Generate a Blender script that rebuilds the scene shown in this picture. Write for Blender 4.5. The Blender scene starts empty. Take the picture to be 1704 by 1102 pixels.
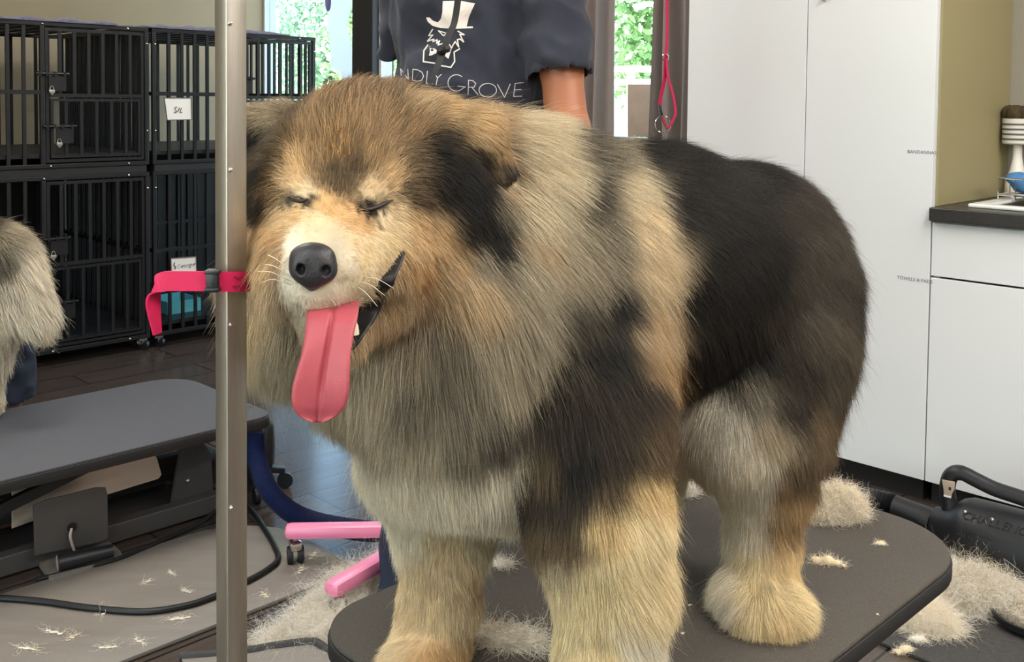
import bpy, bmesh, math, random
import numpy as np
from mathutils import Vector, Matrix, noise as mnoise
from mathutils.bvhtree import BVHTree

random.seed(7)
RNG = np.random.default_rng(11)
FUR_N = 720000
SC = bpy.context.scene
COL = SC.collection
PI = math.pi
R2 = math.sqrt(0.5)

# ------------------------------------------------------------------ camera
CAM_H = 1.20
F_PX, CX, CY = 1690.0, 852.0, 242.0            # focal length and principal point in pixels of the 1704 x 1102 frame
PITCH = math.atan(76.0 / F_PX)
ROLL = 0.0103
FWD = np.array([0, math.cos(PITCH), -math.sin(PITCH)])
_u0 = np.array([0, math.sin(PITCH), math.cos(PITCH)])
_x0 = np.array([1.0, 0, 0])
RGT = math.cos(ROLL) * _x0 + math.sin(ROLL) * _u0
UPV = -math.sin(ROLL) * _x0 + math.cos(ROLL) * _u0
CPOS = np.array([0, 0, CAM_H])

cam_data = bpy.data.cameras.new('camera')
cam = bpy.data.objects.new('camera', cam_data)
COL.objects.link(cam)
cam_data.sensor_fit = 'HORIZONTAL'
cam_data.sensor_width = 36.0
cam_data.lens = F_PX / 1704 * 36.0
cam_data.shift_y = (CY - 551.0) / 1704
cam_data.clip_start = 0.02
cam.matrix_world = Matrix(((RGT[0], UPV[0], -FWD[0], 0), (RGT[1], UPV[1], -FWD[1], 0), (RGT[2], UPV[2], -FWD[2], CAM_H), (0, 0, 0, 1)))
SC.camera = cam

# ------------------------------------------------------------------ world, sun, lamps, exposure
SC.view_settings.view_transform = 'Standard'
SC.view_settings.look = 'None'
SC.view_settings.gamma = 1.0
SC.view_settings.exposure = 0.1
SC.view_settings.use_curve_mapping = False
SC.cycles.max_bounces = 10
SC.cycles.transparent_max_bounces = 16
SC.cycles.caustics_reflective = False
SC.cycles.caustics_refractive = False
SC.cycles.sample_clamp_indirect = 6.0

W = bpy.data.worlds.new('sky')
SC.world = W
W.use_nodes = True
wn = W.node_tree.nodes
sky = wn.new('ShaderNodeTexSky')
sky.sky_type = 'NISHITA'
sky.sun_disc = False
sky.sun_elevation = math.radians(50)
sky.sun_rotation = math.radians(225)
sky.air_density = 1.2
sky.dust_density = 1.5
wn['Background'].inputs['Strength'].default_value = 0.9
W.node_tree.links.new(sky.outputs[0], wn['Background'].inputs['Color'])

sun_d = bpy.data.lights.new('sun', 'SUN')
sun_d.energy = 20
sun_d.angle = math.radians(1.0)
sun_d.color = (1.0, 0.96, 0.9)
sun = bpy.data.objects.new('sun', sun_d)
COL.objects.link(sun)
sun.rotation_euler = Vector((0.62, 0.42, -1.0)).to_track_quat('-Z', 'Y').to_euler()   # over the roof, on to the trees outside


def P(a, b, z=0.0):
    """room coordinates: a runs along the crates, b along the cupboards"""
    return np.array([(a - b) * R2, (a + b) * R2, z])


CEIL = 2.75
LAMPS = [(-1.2, 0.4, 30), (0.9, -0.9, 42), (2.3, 0.2, 30), (-0.4, -2.0, 36), (2.0, -2.0, 52), (1.0, 2.6, 28), (2.4, 3.2, 18), (-1.2, 2.4, 20)]  # two front lamps and the one by the hair heap are added fill
for i_, (a_, b_, e_) in enumerate(LAMPS):
    ld = bpy.data.lights.new('ceiling_lamp', 'AREA')
    ld.shape = 'RECTANGLE'
    ld.size, ld.size_y = 1.15, 0.55
    ld.energy = e_ * 1.18
    ld.color = (1.0, 0.955, 0.89)
    lo = bpy.data.objects.new('ceiling_lamp', ld)
    COL.objects.link(lo)
    q = P(a_, b_, CEIL - 0.075)
    lo.location = q
    lo.rotation_euler = (0, 0, PI / 4)


# ------------------------------------------------------------------ pixel helpers (a point of the place from where it shows)
def ray(px, py):
    v = FWD + RGT * ((px - CX) / F_PX) - UPV * ((py - CY) / F_PX)
    return v


def at_z(px, py, z):
    v = ray(px, py)
    t = (z - CAM_H) / v[2]
    return CPOS + v * t


def at_y(px, py, y):
    v = ray(px, py)
    return CPOS + v * (y / v[1])


def at_b(px, py, b):
    v = ray(px, py)
    n = np.array([-R2, R2, 0])
    return CPOS + v * (b / (v @ n))


def at_a(px, py, a):
    v = ray(px, py)
    n = np.array([R2, R2, 0])
    return CPOS + v * (a / (v @ n))


def ab(p):
    return ((p[0] + p[1]) * R2, (p[1] - p[0]) * R2)


def project(p):
    d = np.asarray(p) - CPOS
    w = d @ FWD
    return CX + F_PX * (d @ RGT) / w, CY - F_PX * (d @ UPV) / w


# ------------------------------------------------------------------ materials
def lin(c):
    if isinstance(c, str):
        c = tuple(int(c[i:i + 2], 16) for i in (0, 2, 4))
    o = []
    for v in c[:3]:
        v = v / 255.0
        o.append(v / 12.92 if v <= 0.04045 else ((v + 0.055) / 1.055) ** 2.4)
    return tuple(o) + (1.0,)


def mat(name, c, rough=0.5, metal=0.0, var=0.08, scale=12.0, bump=0.0, bscale=60.0, spec=0.5, stretch=None, sheen=0.0, sss=0.0, c2=None, coat=0.0):
    m = bpy.data.materials.new(name)
    m.use_nodes = True
    nt = m.node_tree
    b = nt.nodes['Principled BSDF']
    b.inputs['Roughness'].default_value = rough
    b.inputs['Metallic'].default_value = metal
    b.inputs['Specular IOR Level'].default_value = spec
    b.inputs['Sheen Weight'].default_value = sheen
    b.inputs['Coat Weight'].default_value = coat
    if sss:
        b.inputs['Subsurface Weight'].default_value = sss
        b.inputs['Subsurface Radius'].default_value = (0.012, 0.005, 0.003)
    col = lin(c)
    tc = nt.nodes.new('ShaderNodeTexCoord')
    src = tc.outputs['Object']
    if stretch:
        mp = nt.nodes.new('ShaderNodeMapping')
        mp.inputs['Scale'].default_value = stretch
        nt.links.new(src, mp.inputs['Vector'])
        src = mp.outputs['Vector']
    if var > 0:
        n = nt.nodes.new('ShaderNodeTexNoise')
        n.inputs['Scale'].default_value = scale
        n.inputs['Detail'].default_value = 5
        nt.links.new(src, n.inputs['Vector'])
        mx = nt.nodes.new('ShaderNodeMix')
        mx.data_type = 'RGBA'
        lo = tuple(v * (1 - var * 1.6) for v in col[:3]) + (1,)
        hi = lin(c2) if c2 else tuple(min(1, v * (1 + var)) for v in col[:3]) + (1,)
        mx.inputs[6].default_value = lo
        mx.inputs[7].default_value = hi
        nt.links.new(n.outputs['Fac'], mx.inputs[0])
        nt.links.new(mx.outputs[2], b.inputs['Base Color'])
    else:
        b.inputs['Base Color'].default_value = col
    if bump > 0:
        n2 = nt.nodes.new('ShaderNodeTexNoise')
        n2.inputs['Scale'].default_value = bscale
        n2.inputs['Detail'].default_value = 4
        nt.links.new(src, n2.inputs['Vector'])
        bp = nt.nodes.new('ShaderNodeBump')
        bp.inputs['Strength'].default_value = bump
        bp.inputs['Distance'].default_value = 0.01
        nt.links.new(n2.outputs['Fac'], bp.inputs['Height'])
        nt.links.new(bp.outputs['Normal'], b.inputs['Normal'])
    return m


M = {}
M['white_board'] = mat('white_board', (226, 228, 230), 0.38, var=0.015, scale=3)
M['warm_lit_board'] = mat('warm_lit_board', (156, 146, 108), 0.5, var=0.02, scale=3)  # olive beige: warm under-cabinet light put into the colour
M['wall'] = mat('painted_wall', (180, 159, 130), 0.8, var=0.03, scale=2, bump=0.05, bscale=200)
M['wall_grey'] = mat('grey_wall', (150, 144, 132), 0.8, var=0.03, scale=2, bump=0.05, bscale=200)
M['ceiling'] = mat('ceiling_paint', (225, 222, 214), 0.9, var=0.02, scale=2)
M['counter'] = mat('black_worktop', (32, 30, 29), 0.35, var=0.2, scale=60, c2=(62, 60, 58))
M['black_metal'] = mat('black_painted_metal', (20, 20, 22), 0.42, var=0.1, scale=20)
M['black_plastic'] = mat('black_plastic', (26, 27, 31), 0.42, var=0.1, scale=30, bump=0.06, bscale=250)
M['tray_metal'] = mat('tray_metal', (118, 112, 104), .5, var=.08)
M['wall_dark'] = mat('umber_wall', (92, 82, 72), 0.85, var=0.03, scale=2)  # for the unseen front wall, darkened to dim the post's reflection
M['grey_metal'] = mat('grey_painted_metal', (70, 67, 65), 0.45, var=0.1, scale=15)
M['steel'] = mat('brushed_steel', (196, 190, 178), 0.4, metal=1.0, var=0.12, scale=14, stretch=(40, 40, 1.5), bump=0.05, bscale=30)
M['chrome'] = mat('chrome', (225, 225, 225), 0.12, metal=1.0, var=0.0)
M['plate'] = mat('stainless_plate', (222, 206, 186), 0.42, metal=.55, var=0.05, scale=5)
M['rubber_top'] = mat('speckled_rubber', (54, 50, 46), 0.85, var=0.35, scale=420, c2=(98, 91, 82), bump=0.25, bscale=500)
M['rubber_top2'] = mat('grey_rubber', (66, 65, 69), 0.8, var=0.3, scale=420, c2=(98, 98, 104), bump=0.2, bscale=500)
M['rubber_edge'] = mat('rubber_edge', (30, 28, 27), 0.6, var=0.1)
M['mat_grey'] = mat('grey_vinyl_mat', (132, 124, 116), 0.6, var=0.16, scale=5, stretch=(1, 6, 1), bump=0.1, bscale=60)
M['mat_black'] = mat('black_floor_mat', (46, 45, 45), 0.75, var=0.3, scale=180, c2=(80, 78, 76), bump=0.2, bscale=300)
M['pink_strap'] = mat('pink_webbing', (200, 14, 78), 0.6, var=0.05, scale=60, bump=0.06, bscale=900)
M['pink_metal'] = mat('pink_enamel', (246, 140, 176), 0.28, var=0.03)
M['hose_blue'] = mat('navy_hose', (38, 48, 88), 0.35, var=0.1, scale=20)
M['cord'] = mat('black_cord', (14, 14, 15), 0.5, var=0.0)
M['navy_shirt'] = mat('navy_jersey', (43, 46, 59), 0.9, var=0.14, scale=9, bump=0.15, bscale=320, sheen=0.12)
M['denim'] = mat('denim', (42, 49, 68), 0.9, var=0.2, scale=60, bump=0.2, bscale=400)
M['print_grey'] = mat('grey_print', (205, 200, 200), 0.7, var=0.02)
M['print_white'] = mat('white_print', (238, 226, 218), 0.7, var=0.02)
M['skin'] = mat('skin', (170, 108, 76), 0.5, var=0.08, scale=14, sss=0.15, bump=0.05, bscale=180)
M['hair_brown'] = mat('brown_hair', (72, 48, 32), 0.6, var=0.3, scale=40)
M['shoe'] = mat('dark_shoe', (40, 40, 44), 0.6)
M['curtain'] = mat('taupe_curtain', (138, 126, 122), 0.9, var=0.06, scale=40, bump=0.1, bscale=400, sheen=0.2)
M['fleece'] = mat('purple_grey_fleece', (112, 104, 124), 0.95, var=0.35, scale=60, bump=0.6, bscale=140, sheen=0.3)
M['card'] = mat('paper_card', (236, 230, 224), 0.7, var=0.02)
M['ink'] = mat('ink', (36, 34, 36), 0.7, var=0.0)
M['ink_soft'] = mat('grey_ink', (92, 90, 92), 0.7, var=0.0)
M['teal'] = mat('teal_plastic', (96, 186, 200), 0.4, var=0.03)
M['frame_dark'] = mat('dark_window_frame', (40, 37, 42), 0.5, var=0.05)
M['frame_white'] = mat('white_window_frame', (228, 232, 232), 0.5, var=0.02)
M['decal'] = mat('white_vinyl', (245, 246, 248), 0.6, var=0.0)
M['decal_grey'] = mat('lilac_vinyl', (168, 160, 190), 0.6, var=0.0)
M['stained'] = mat('stained_panel', (176, 166, 154), 0.6, var=0.25, scale=9, c2=(206, 180, 164))
M['white_ceramic'] = mat('white_ceramic', (232, 226, 218), 0.35, var=0.02)
M['sink'] = mat('enamel_sink', (226, 226, 222), 0.25, var=0.02)
M['sink_in'] = mat('sink_bowl', (120, 112, 104), 0.3, metal=0.6, var=0.1)
M['blue_cloth'] = mat('blue_cloth', (52, 100, 168), 0.8, var=0.3, scale=30, c2=(90, 150, 205))
M['brush_brown'] = mat('dark_bristle', (70, 58, 36), 0.9, var=0.4, scale=90)
M['basket_white'] = mat('striped_holder', (222, 216, 208), 0.7, var=0.05)
M['emit_soft'] = mat('lamp_diffuser', (250, 248, 240), 0.6, var=0.0)
M['trunk'] = mat('tree_bark', (94, 84, 70), 0.9, var=0.3, scale=12)
M['leaf'] = mat('tree_leaf', (136, 190, 126), 0.6, var=0.35, scale=1.2, c2=(190, 222, 160))
M['leaf_b'] = mat('tree_leaf_blue', (150, 198, 168), 0.6, var=0.3, scale=1.2, c2=(196, 226, 200))
M['lawn'] = mat('lawn', (150, 172, 120), 0.9, var=0.3, scale=4)
M['concrete'] = mat('pale_concrete', (205, 202, 196), 0.9, var=0.06, scale=3)
M['nose'] = mat('nose_leather', (26, 24, 27), 0.42, var=0.3, scale=40, c2=(60, 57, 61), bump=0.12, bscale=420)
M['tongue'] = mat('tongue', (174, 78, 88), 0.45, var=0.16, scale=30, sss=0.1, bump=0.10, bscale=700, spec=.4)
M['lip'] = mat('black_lip', (20, 17, 18), 0.5, var=0.1)
M['tooth'] = mat('tooth', (236, 226, 196), 0.3, var=0.03)
M['lid'] = mat('eyelid', (34, 26, 22), 0.5, var=0.0)
M['whisker'] = mat('whisker', (236, 226, 206), 0.5, var=0.0)


def glass_mat():
    m = bpy.data.materials.new('window_glass')
    m.use_nodes = True
    nt = m.node_tree
    nt.nodes.clear()
    out = nt.nodes.new('ShaderNodeOutputMaterial')
    mix = nt.nodes.new('ShaderNodeMixShader')
    fr = nt.nodes.new('ShaderNodeFresnel')
    fr.inputs['IOR'].default_value = 1.4
    tr = nt.nodes.new('ShaderNodeBsdfTransparent')
    tr.inputs['Color'].default_value = (0.9, 0.96, 0.96, 1)
    gl = nt.nodes.new('ShaderNodeBsdfGlossy')
    gl.inputs['Roughness'].default_value = 0.02
    geo = nt.nodes.new('ShaderNodeNewGeometry')
    inv = nt.nodes.new('ShaderNodeMath')
    inv.operation = 'SUBTRACT'
    inv.inputs[0].default_value = 1.0
    nt.links.new(geo.outputs['Backfacing'], inv.inputs[1])
    mul = nt.nodes.new('ShaderNodeMath')
    mul.operation = 'MULTIPLY'
    nt.links.new(fr.outputs[0], mul.inputs[0])
    nt.links.new(inv.outputs[0], mul.inputs[1])
    nt.links.new(mul.outputs[0], mix.inputs[0])
    nt.links.new(tr.outputs[0], mix.inputs[1])
    nt.links.new(gl.outputs[0], mix.inputs[2])
    nt.links.new(mix.outputs[0], out.inputs['Surface'])
    return m


M['glass'] = glass_mat()
for _n in ('decal', 'decal_grey'):
    _nt = M[_n].node_tree
    _b = _nt.nodes['Principled BSDF']
    _t = _nt.nodes.new('ShaderNodeBsdfTranslucent')
    _t.inputs['Color'].default_value = _b.inputs['Base Color'].default_value
    _m = _nt.nodes.new('ShaderNodeMixShader')
    _m.inputs[0].default_value = .6
    _nt.links.new(_b.outputs[0], _m.inputs[1])
    _nt.links.new(_t.outputs[0], _m.inputs[2])
    _nt.links.new(_m.outputs[0], _nt.nodes['Material Output'].inputs['Surface'])



def floor_mat():
    m = bpy.data.materials.new('dark_plank_floor')
    m.use_nodes = True
    nt = m.node_tree
    b = nt.nodes['Principled BSDF']
    tc = nt.nodes.new('ShaderNodeTexCoord')
    mp = nt.nodes.new('ShaderNodeMapping')
    mp.inputs['Rotation'].default_value = (0, 0, -PI / 4)
    nt.links.new(tc.outputs['Object'], mp.inputs['Vector'])
    br = nt.nodes.new('ShaderNodeTexBrick')
    br.inputs['Scale'].default_value = 1.0
    br.inputs['Brick Width'].default_value = 0.95
    br.inputs['Row Height'].default_value = 0.18
    br.inputs['Mortar Size'].default_value = 0.0035
    br.inputs['Color1'].default_value = lin((84, 74, 68))
    br.inputs['Color2'].default_value = lin((72, 62, 57))
    br.inputs['Mortar'].default_value = lin((30, 26, 24))
    nt.links.new(mp.outputs[0], br.inputs['Vector'])
    mp2 = nt.nodes.new('ShaderNodeMapping')
    mp2.inputs['Scale'].default_value = (3, 40, 1)
    nt.links.new(mp.outputs[0], mp2.inputs['Vector'])
    n = nt.nodes.new('ShaderNodeTexNoise')
    n.inputs['Scale'].default_value = 1.5
    n.inputs['Detail'].default_value = 6
    nt.links.new(mp2.outputs[0], n.inputs['Vector'])
    mx = nt.nodes.new('ShaderNodeMix')
    mx.data_type = 'RGBA'
    mx.blend_type = 'MULTIPLY'
    mx.inputs[0].default_value = 0.6
    nt.links.new(br.outputs['Color'], mx.inputs[6])
    rp = nt.nodes.new('ShaderNodeValToRGB')
    rp.color_ramp.elements[0].position = 0.3
    rp.color_ramp.elements[0].color = (0.55, 0.53, 0.5, 1)
    rp.color_ramp.elements[1].position = 0.7
    nt.links.new(n.outputs['Fac'], rp.inputs[0])
    nt.links.new(rp.outputs[0], mx.inputs[7])
    nt.links.new(mx.outputs[2], b.inputs['Base Color'])
    rr = nt.nodes.new('ShaderNodeMapRange')
    rr.inputs['To Min'].default_value = 0.12
    rr.inputs['To Max'].default_value = 0.28
    nt.links.new(n.outputs['Fac'], rr.inputs['Value'])
    nt.links.new(rr.outputs[0], b.inputs['Roughness'])
    b.inputs['Specular IOR Level'].default_value = 0.6
    bp = nt.nodes.new('ShaderNodeBump')
    bp.inputs['Strength'].default_value = 0.12
    bp.inputs['Distance'].default_value = 0.003
    nt.links.new(n.outputs['Fac'], bp.inputs['Height'])
    nt.links.new(bp.outputs[0], b.inputs['Normal'])
    return m


M['floor'] = floor_mat()


def smooth_verts(V, Q, it=3, lam=.5):
    e = np.concatenate([Q[:, [0, 1]], Q[:, [1, 2]], Q[:, [2, 3]], Q[:, [3, 0]]])
    for _ in range(it):
        S = np.zeros_like(V)
        n = np.zeros(len(V))
        for i, j in ((0, 1), (1, 0)):
            np.add.at(S, e[:, i], V[e[:, j]])
            np.add.at(n, e[:, i], 1)
        V = V + lam * (S / n[:, None] - V)
    return V



# ------------------------------------------------------------------ mesh builder
def wloc(o):
    v = Vector((0, 0, 0))
    while o is not None:
        v = v + o.location
        o = o.parent
    return v


def tag(o, label=None, cat=None, group=None, kind=None):
    if label:
        o['label'] = label
    if cat:
        o['category'] = cat
    if group:
        o['group'] = group
    if kind:
        o['kind'] = kind
    return o


def thing(name, label, cat, loc, group=None):
    o = bpy.data.objects.new(name, None)
    o.empty_display_size = 0.1
    COL.objects.link(o)
    o.location = Vector([float(v) for v in loc])
    return tag(o, label, cat, group)


class MB:
    """collects shapes given in world coordinates and links them as ONE mesh object"""

    def __init__(self):
        self.bm = bmesh.new()

    def box(self, c, s, rot=None, bevel=0.0, seg=2):
        """rot: angle about z or 3x3 matrix"""
        if rot is None:
            rot = PI / 4
        R = rot if not isinstance(rot, (int, float)) else Matrix.Rotation(rot, 3, 'Z')
        r = bmesh.ops.create_cube(self.bm, size=1.0)
        vs = r['verts']
        for v in vs:
            v.co = Vector((v.co.x * s[0], v.co.y * s[1], v.co.z * s[2]))
        if bevel > 0:
            es = list({e for v in vs for e in v.link_edges})
            r2 = bmesh.ops.bevel(self.bm, geom=es, offset=min(bevel, min(s) * 0.45), segments=seg, affect='EDGES', profile=0.5)
            vs = list({v for f in r2['faces'] for v in f.verts} | {v for v in vs if v.is_valid})
        cc = Vector([float(x) for x in c])
        for v in vs:
            v.co = R @ v.co + cc
        return self

    def boxab(self, a0, a1, b0, b1, z0, z1, bevel=0.0):
        c = P((a0 + a1) / 2, (b0 + b1) / 2, (z0 + z1) / 2)
        return self.box(c, (abs(a1 - a0), abs(b1 - b0), abs(z1 - z0)), PI / 4, bevel)

    def bar(self, p0, p1, w, h=None, up=(0, 0, 1), bevel=0.0):
        """rectangular bar from p0 to p1; w across, h along 'up'"""
        p0, p1 = Vector([float(x) for x in p0]), Vector([float(x) for x in p1])
        d = (p1 - p0)
        L = d.length
        x = d.normalized()
        u = Vector(up)
        if abs(x.dot(u)) > 0.98:
            u = Vector((R2, R2, 0))
        y = u.cross(x).normalized()
        z = x.cross(y)
        R = Matrix((x, y, z)).transposed()
        return self.box((p0 + p1) / 2, (L, w, h or w), R, bevel)

    def tube(self, pts, rad, seg=10, cap=True, prof=None):
        pts = [Vector([float(x) for x in p]) for p in pts]
        n = len(pts)
        rads = rad if hasattr(rad, '__len__') else [rad] * n
        t0 = (pts[1] - pts[0]).normalized()
        ref = Vector((0, 0, 1)) if abs(t0.z) < 0.9 else Vector((1, 0, 0))
        nrm = t0.cross(ref).normalized()
        rings = []
        pt = t0
        for i in range(n):
            t = (pts[min(i + 1, n - 1)] - pts[max(i - 1, 0)])
            t = t.normalized() if t.length > 1e-9 else pt
            q = pt.rotation_difference(t)
            nrm = (q @ nrm)
            nrm = (nrm - t * nrm.dot(t)).normalized()
            bi = t.cross(nrm)
            pt = t
            ring = []
            for k in range(seg):
                an = 2 * PI * k / seg
                fx, fy = (1, 1) if prof is None else prof
                ring.append(self.bm.verts.new(pts[i] + (nrm * math.cos(an) * fx + bi * math.sin(an) * fy) * rads[i]))
            rings.append(ring)
        for i in range(n - 1):
            for k in range(seg):
                self.bm.faces.new((rings[i][k], rings[i][(k + 1) % seg], rings[i + 1][(k + 1) % seg], rings[i + 1][k]))
        if cap:
            self.bm.faces.new(list(reversed(rings[0])))
            self.bm.faces.new(rings[-1])
        return self

    def ribbon(self, pts, width, thick, wdir):
        """flat strap along pts; wdir gives the direction of its width (one vector or one per point)"""
        pts = [Vector([float(x) for x in p]) for p in pts]
        n = len(pts)
        wd = [Vector([float(v) for v in (wdir[i] if hasattr(wdir[0], '__len__') else wdir)]).normalized() for i in range(n)]
        ws = width if hasattr(width, '__len__') else [width] * n
        rings = []
        for i in range(n):
            t = (pts[min(i + 1, n - 1)] - pts[max(i - 1, 0)]).normalized()
            w = (wd[i] - t * wd[i].dot(t)).normalized()
            nn = t.cross(w)
            a, b = w * ws[i] / 2, nn * thick / 2
            rings.append([self.bm.verts.new(pts[i] + a + b), self.bm.verts.new(pts[i] - a + b), self.bm.verts.new(pts[i] - a - b), self.bm.verts.new(pts[i] + a - b)])
        for i in range(n - 1):
            for k in range(4):
                self.bm.faces.new((rings[i][k], rings[i][(k + 1) % 4], rings[i + 1][(k + 1) % 4], rings[i + 1][k]))
        self.bm.faces.new(list(reversed(rings[0])))
        self.bm.faces.new(rings[-1])
        return self

    def lathe(self, prof, c, axis=(0, 0, 1), seg=32, close=True):
        """prof: list of (radius, height along axis)"""
        ax = Vector([float(v) for v in axis]).normalized()
        ref = Vector((1, 0, 0)) if abs(ax.x) < 0.9 else Vector((0, 1, 0))
        x = ax.cross(ref).normalized()
        y = ax.cross(x)
        c = Vector([float(v) for v in c])
        rings = []
        for r, h in prof:
            if r < 1e-6:
                rings.append([self.bm.verts.new(c + ax * h)])
            else:
                rings.append([self.bm.verts.new(c + ax * h + (x * math.cos(2 * PI * k / seg) + y * math.sin(2 * PI * k / seg)) * r) for k in range(seg)])
        for i in range(len(rings) - 1):
            A, B = rings[i], rings[i + 1]
            for k in range(seg):
                k2 = (k + 1) % seg
                if len(A) == 1 and len(B) > 1:
                    self.bm.faces.new((A[0], B[k], B[k2]))
                elif len(B) == 1 and len(A) > 1:
                    self.bm.faces.new((A[k], B[0], A[k2]))
                elif len(A) > 1:
                    self.bm.faces.new((A[k], B[k], B[k2], A[k2]))
        if close:
            if len(rings[0]) > 1:
                self.bm.faces.new(rings[0])
            if len(rings[-1]) > 1:
                self.bm.faces.new(list(reversed(rings[-1])))
        return self

    def prism(self, poly, off, bevel=0.0):
        """poly: world points of a flat outline; off: extrusion vector"""
        vs = [self.bm.verts.new(Vector([float(x) for x in p])) for p in poly]
        f = self.bm.faces.new(vs)
        r = bmesh.ops.extrude_face_region(self.bm, geom=[f])
        nv = [g for g in r['geom'] if isinstance(g, bmesh.types.BMVert)]
        for v in nv:
            v.co += Vector([float(x) for x in off])
        if bevel > 0:
            nf = [g for g in r['geom'] if isinstance(g, bmesh.types.BMFace)]
            es = list({e for ff in nf + [f] if ff.is_valid for e in ff.edges})
            bmesh.ops.bevel(self.bm, geom=es, offset=bevel, segments=2, affect='EDGES', profile=0.5)
        return self

    def ball(self, c, r, seg=14, sc=(1, 1, 1), rot=None):
        rr = bmesh.ops.create_uvsphere(self.bm, u_segments=seg, v_segments=max(6, seg // 2), radius=1.0)
        c = Vector([float(v) for v in c])
        for v in rr['verts']:
            p = Vector((v.co.x * r * sc[0], v.co.y * r * sc[1], v.co.z * r * sc[2]))
            if rot is not None:
                p = rot @ p
            v.co = p + c
        return self

    def raw(self, verts, faces):
        vs = [self.bm.verts.new(Vector([float(x) for x in v])) for v in verts]
        for f in faces:
            try:
                self.bm.faces.new([vs[i] for i in f])
            except ValueError:
                pass
        return self

    def build(self, name, m, parent=None, origin=None, smooth=True, angle=35):
        bmesh.ops.recalc_face_normals(self.bm, faces=self.bm.faces[:])
        if parent is not None:
            o0 = wloc(parent)
        elif origin is not None:
            o0 = Vector([float(v) for v in origin])
        else:
            zs = [v.co for v in self.bm.verts]
            o0 = Vector((sum(v.x for v in zs) / len(zs), sum(v.y for v in zs) / len(zs), min(v.z for v in zs)))
        for v in self.bm.verts:
            v.co -= o0
        me = bpy.data.meshes.new(name)
        self.bm.to_mesh(me)
        self.bm.free()
        if smooth:
            me.polygons.foreach_set('use_smooth', [True] * len(me.polygons))
            me.set_sharp_from_angle(angle=math.radians(angle))
        me.materials.append(m)
        o = bpy.data.objects.new(name, me)
        COL.objects.link(o)
        if parent is not None:
            o.parent = parent
        else:
            o.location = o0
        return o


def struct(name, mb, m, smooth=False):
    o = mb.build(name, m, None, smooth=smooth)
    o['kind'] = 'structure'
    return o


def copy_tree(o, parent=None):
    c = o.copy()
    COL.objects.link(c)
    c.parent = parent
    for ch in list(o.children):
        copy_tree(ch, c)
    return c


def smooth_path(pts, n=10):
    """Catmull-Rom through pts"""
    p = [np.asarray(q, float) for q in pts]
    p = [2 * p[0] - p[1]] + p + [2 * p[-1] - p[-2]]
    out = []
    for i in range(1, len(p) - 2):
        for k in range(n):
            t = k / n
            out.append(0.5 * ((2 * p[i]) + (-p[i - 1] + p[i + 1]) * t + (2 * p[i - 1] - 5 * p[i] + 4 * p[i + 1] - p[i + 2]) * t * t + (-p[i - 1] + 3 * p[i] - 3 * p[i + 1] + p[i + 2]) * t ** 3))
    out.append(p[-2])
    return out


def text_mesh(body, size, shear=0.0, offset=0.0, spacing=1.0):
    cu = bpy.data.curves.new('lettering', 'FONT')
    cu.body = body
    cu.size = size
    cu.shear = shear
    cu.offset = offset
    cu.space_character = spacing
    cu.resolution_u = 3
    cu.align_x = 'CENTER'
    o = bpy.data.objects.new('lettering', cu)
    COL.objects.link(o)
    dg = bpy.context.evaluated_depsgraph_get()
    me = bpy.data.meshes.new_from_object(o.evaluated_get(dg))
    vs = [tuple(v.co) for v in me.vertices]
    fs = [tuple(p.vertices) for p in me.polygons]
    bpy.data.objects.remove(o)
    bpy.data.meshes.remove(me)
    bpy.data.curves.remove(cu)
    return vs, fs


def put_text(mb, body, size, origin, ex, ey, en, lift=0.001, **kw):
    vs, fs = text_mesh(body, size, **kw)
    ex, ey, en, origin = [np.asarray(q, float) for q in (ex, ey, en, origin)]
    mb.raw([origin + ex * v[0] + ey * v[1] + en * lift for v in vs], fs)
    return mb


# ------------------------------------------------------------------ signed-distance modelling for bodies
import openvdb


def cone(p0, r0, p1, r1):
    return ('cone', np.asarray(p0, float), float(r0), np.asarray(p1, float), float(r1))


def ell(c, r, rot=None):
    return ('ell', np.asarray(c, float), np.asarray(r, float) if hasattr(r, '__len__') else np.array([r, r, r], float), rot)


def prim_sdf(pr, X):
    if pr[0] == 'cone':
        _, a, ra, b, rb = pr
        ba = b - a
        L2 = max(ba @ ba, 1e-9)
        t = np.clip(((X - a) @ ba) / L2, 0, 1)
        d = X - a - t[..., None] * ba
        return np.sqrt((d * d).sum(-1)) - (ra + (rb - ra) * t)
    _, c, r, rot = pr
    q = X - c
    if rot is not None:
        q = q @ rot            # columns of rot: local axes
    k0 = np.sqrt(((q / r) ** 2).sum(-1))
    k1 = np.sqrt(((q / (r * r)) ** 2).sum(-1))
    return k0 * (k0 - 1) / np.maximum(k1, 1e-9)


def prim_box(pr, m):
    if pr[0] == 'cone':
        _, a, ra, b, rb = pr
        return np.minimum(a - ra, b - rb) - m, np.maximum(a + ra, b + rb) + m
    _, c, r, rot = pr
    e = r.max() if rot is not None else r
    return c - e - m, c + e + m


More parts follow.
